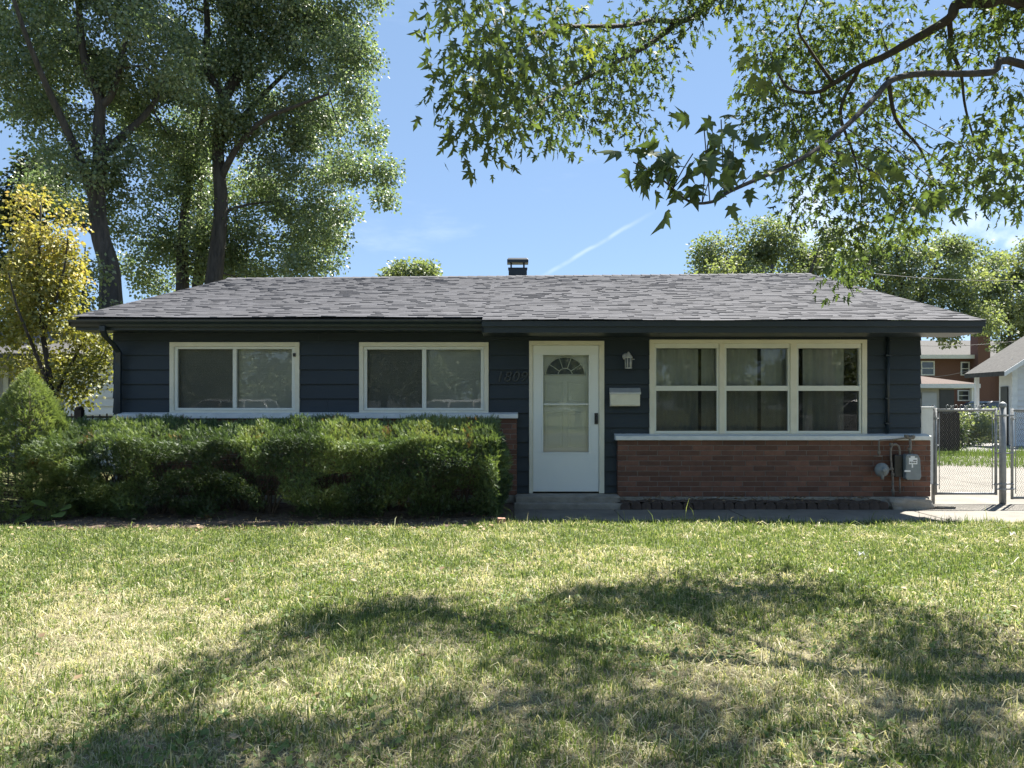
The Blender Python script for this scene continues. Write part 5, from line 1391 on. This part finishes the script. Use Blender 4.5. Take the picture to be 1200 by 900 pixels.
# broad leaved weed at the hedge foot
wd = empty('burdock_weed', P(60, 476, 9.0) - Vector((0,0,CAM_H)), 'broad leaved weed at the foot of the hedge near the spruce', 'weed')
T_BROAD = (np.array([(0,0,0),(0.30,0.18,0.05),(0.42,0.5,0.04),(0.25,0.82,-0.03),(0,1,-0.1),(-0.25,0.82,-0.03),(-0.42,0.5,0.04),(-0.30,0.18,0.05),(0,0.5,-0.02)]), np.array([(0,1,8),(1,2,8),(2,3,8),(3,4,8),(4,5,8),(5,6,8),(6,7,8),(7,0,8)]))
pos, ax, sc = [], [], []
m = MB(); c0 = P(58, 608, 9.0)
for px, py, dx_, dz_, s in ((38,604,-1,-0.3,0.2),(55,593,-0.6,0.4,0.18),(66,602,0.5,0.0,0.2),(72,596,0.9,0.2,0.17),(52,610,-0.4,-0.6,0.16),(76,610,0.7,-0.5,0.15)):
    c = P(px, py, 8.95 + random.uniform(-0.08, 0.08)); pos.append(tuple(c)); ax.append((dx_, -0.5, dz_)); sc.append(s)
    m.tube(catmull([(c0.x, c0.y, 0.03), ((c0.x+c.x)/2, c0.y, c.z), tuple(c)], 3), 0.005, 4)
V, Fc, T = scatter(T_BROAD, np.array(pos), np.array(ax, float), np.array(sc), RNG.random(len(pos)), up=np.array([0,-0.4,1]), upw=0.85)
fast_mesh('leaves', V, Fc, M['weed'], wd, T); m.build('stem', M['weed'], wd)

# weedy growth behind the gate
def tuft_field(name, xs, ys, hgt, wid, tint, mat, label, cat, lean=0.45, seg=2, zbase=None):
    n = len(xs)
    a = RNG.uniform(0, 2*math.pi, n); ln = np.abs(RNG.normal(size=n))*lean
    d = np.stack([np.cos(a), np.sin(a)], 1)
    b = RNG.uniform(0, 2*math.pi, n); sd = np.stack([np.cos(b), np.sin(b)], 1)
    zb = np.zeros(n) if zbase is None else zbase
    P0 = np.stack([xs, ys, zb], 1)
    V = np.zeros((n, 5, 3))
    w = wid[:, None]/2
    m1 = np.concatenate([d*(hgt*ln*0.35)[:, None], (hgt*0.55)[:, None]], 1)
    m2 = np.concatenate([d*(hgt*ln)[:, None], (hgt*np.maximum(0.12, 1-0.45*ln))[:, None]], 1)
    S = np.concatenate([sd*w, np.zeros((n, 1))], 1)
    V[:, 0] = P0 - S; V[:, 1] = P0 + S; V[:, 2] = P0 + m1 + S*0.75; V[:, 3] = P0 + m1 - S*0.75; V[:, 4] = P0 + m2
    tf = np.array([(0,1,2),(0,2,3),(3,2,4)])
    Fc = (tf[None] + (np.arange(n)*5)[:, None, None]).reshape(-1, 3)
    return tag(fast_mesh(name, V.reshape(-1, 3), Fc, mat, None, np.repeat(tint, 3)), label, cat, kind='stuff')

# lawn: density, length and dryness vary in patches
area_n = 1050000
ys = 2.2 + (LAWN_Y1 + 0.06 - 2.2)*RNG.random(area_n)
half = 0.76*ys + 1.2
keep = RNG.random(area_n) < half/half.max()
ys = ys[keep]; xs = (RNG.random(len(ys))*2-1)*(0.76*ys+1.2)
dry = 0.26*N1(xs, ys, 1.3) + 0.34*N2(xs, ys, 0.42) + 0.40*N3(xs, ys, 0.11)
dry = dry + 0.10*np.clip((4.6-ys)/2, -0.6, 1) 
dens = np.clip(1.12 - 0.8*np.clip((dry-0.50)*3, 0, 1), 0.3, 1)
bed = (xs < 0.15) & (ys > bed_edge(xs)) 
dens = np.where(bed, 0.015, dens)
walk = (xs > 0.0) & (ys > 8.93 + 0.05*N2(xs, ys, 0.2))
dens = np.where(walk, 0.0, dens)
kp = RNG.random(len(xs)) < dens
xs, ys, dry = xs[kp], ys[kp], dry[kp]
n = len(xs)
straw = RNG.random(n) < np.clip(0.27 + (dry-0.5)*1.8, 0.06, 0.85)
hg = RNG.gamma(5.0, 1/5.0, n)*np.where(straw, 0.033, 0.035)*(0.5+0.55*N3(xs, ys, 0.5)+0.55*N1(xs+5, ys, 0.09))
tall = RNG.random(n) < 0.004; hg[tall] *= 2.2
edge = np.clip((ys-8.5)/0.4, 0, 1); hg *= 1 + 0.35*edge
wd_ = RNG.uniform(0.0034, 0.0078, n)*np.clip(ys/4.5, 0.9, 1.35)
tn = np.where(straw, RNG.uniform(0.66, 1.0, n), np.clip(-0.05 + 0.66*RNG.random(n) + 0.25*(dry-0.45), 0, 0.62))
tuft_field('grass', xs, ys, hg, wd_, tn, M['grass'], 'short summer lawn grass, green mixed with dry straw', 'grass', np.where(straw, 1.5, 0.75), zbase=lawn_h(xs, ys) - 0.006)
# broadleaf clover / plantain patches in the lawn
n = 20000
ys = RNG.uniform(2.4, 8.9, n); xs = (RNG.random(n)*2-1)*(0.7*ys+0.6)
kp = (0.6*N2(xs+7, ys, 0.7)+0.4*N1(xs, ys+3, 0.25) > 0.60) & ~((xs < 0.15) & (ys > bed_edge(xs)-0.05))
xs, ys = xs[kp], ys[kp]; n = len(xs)
a = RNG.uniform(0, 2*math.pi, n)
V, Fc, T = scatter(T_LEAF, np.stack([xs, ys, lawn_h(xs, ys)+RNG.uniform(0.003, 0.025, n)], 1), np.stack([np.cos(a), np.sin(a), RNG.uniform(0.1, 0.9, n)], 1), RNG.uniform(0.018, 0.04, n), RNG.random(n), up=np.array([0,0,1]), upw=0.7)
tag(fast_mesh('lawn_weeds', V, Fc, M['weed'], None, T), 'small broadleaf weeds dotted through the lawn', 'weeds', kind='stuff')
# fallen leaves and twigs
n = 1500
ys = np.concatenate([RNG.uniform(2.4, 8.9, 250), RNG.uniform(8.2, 9.5, 1000), RNG.uniform(10.32, 10.66, 250)])
xs = np.concatenate([(RNG.random(250)*2-1)*6, RNG.uniform(-7, -0.1, 1000), RNG.uniform(1.45, 5.0, 250)])
a = RNG.uniform(0, 2*math.pi, n)
V, Fc, T = scatter(T_LEAF, np.stack([xs, ys, np.where(ys > 10, 0.13, 0.055)+RNG.uniform(0, 0.03, n)], 1), np.stack([np.cos(a), np.sin(a), RNG.uniform(-0.3, 0.5, n)], 1), RNG.uniform(0.02, 0.06, n), RNG.random(n), up=np.array([0,0,1]), upw=0.75)
tag(fast_mesh('fallen_leaves', V, Fc, M['litter'], None, T), 'dry fallen leaves scattered by the hedge and bed', 'leaves', kind='stuff')

# weedy strip beyond the drive
n = 30000
xs = RNG.uniform(6.2, 16, n); ys = RNG.uniform(14.6, 23.5, n)
kp = ys > 18.4 - 0.42*(xs-8.2) + 0.7*(N2(xs, ys, 0.6)-0.5); xs, ys = xs[kp], ys[kp]; n = len(xs)
tuft_field('weed_patch', xs, ys, RNG.gamma(4, 0.25, n)*0.15*(0.35+N1(xs, ys, 0.8)), RNG.uniform(0.008, 0.016, n), np.clip(0.25*RNG.random(n)+0.7*N2(xs, ys, 0.6), 0, 1), M['weed'], 'rough weeds and dry grass beyond the driveway', 'weeds', 0.5)
for i, (px, py, y, rx, rz, lab) in enumerate(((1135, 505, 27, 0.85, 0.56, 'pale green bush seen through the gate'), (1160, 498, 30, 0.9, 0.6, 'leafy bush behind the gate near the thick post'), (1108, 506, 24, 0.45, 0.5, 'dark bush behind the gate next to the house'))):
    c = P(px, py, y); c.z = rz
    C = lobe_points([(tuple(c), (rx, rx*0.8, rz), 40)])
    make_tree('bush', lab, 'bush', (c.x, y, 0), [([(c.x, y, 0), (c.x+0.05, y, rz*0.6), (c.x, y, rz*1.2)], 0.04, 0.012)], C, 0.26, 70, 0.09, M['darkleaf'] if i == 2 else M['farleaf'], M['twig'], twig=0.01, tbase=np.full(len(C), 0.5 if i == 2 else 0.85))

bf = empty('board_fence', (PX(1108, 22), 22, 0), 'dark weathered board fence panel seen through the gate beside the house', 'fence')
m = MB(); x = PX(1085, 22)
while x < PX(1120, 22):
    m.box(x, x+0.11, 21.99, 22.01, 0.12, 1.22 + random.uniform(-0.03, 0.03)); x += 0.122
m.build('boards', M['rust'], bf)
m = MB(); m.box(PX(1084, 22), PX(1120.5, 22), 22.012, 22.06, 0.35, 0.43); m.box(PX(1084, 22), PX(1120.5, 22), 22.012, 22.06, 0.95, 1.03); m.build('rails', M['rust'], bf)

# overhead wires at the right
for i, (a, b, lab) in enumerate((((985, 316, 30), (1260, 326, 34), 'upper black wire crossing the trees at the right'), ((1060, 404, 34), (1260, 388, 30), 'lower black wire passing the brick house chimney'), ((1090, 442, 40), (1215, 404, 28), 'thin service wire sloping to the white house'))):
    p, q = P(*a), P(*b)
    pts = [p.lerp(q, k/12) - Vector((0, 0, 0.25*4*(k/12)*(1-k/12))) for k in range(13)]
    m = MB(); m.tube(pts, 0.012, 5); tag(m.build('overhead_wire', M['wire']), lab, 'wire', 'overhead wires')
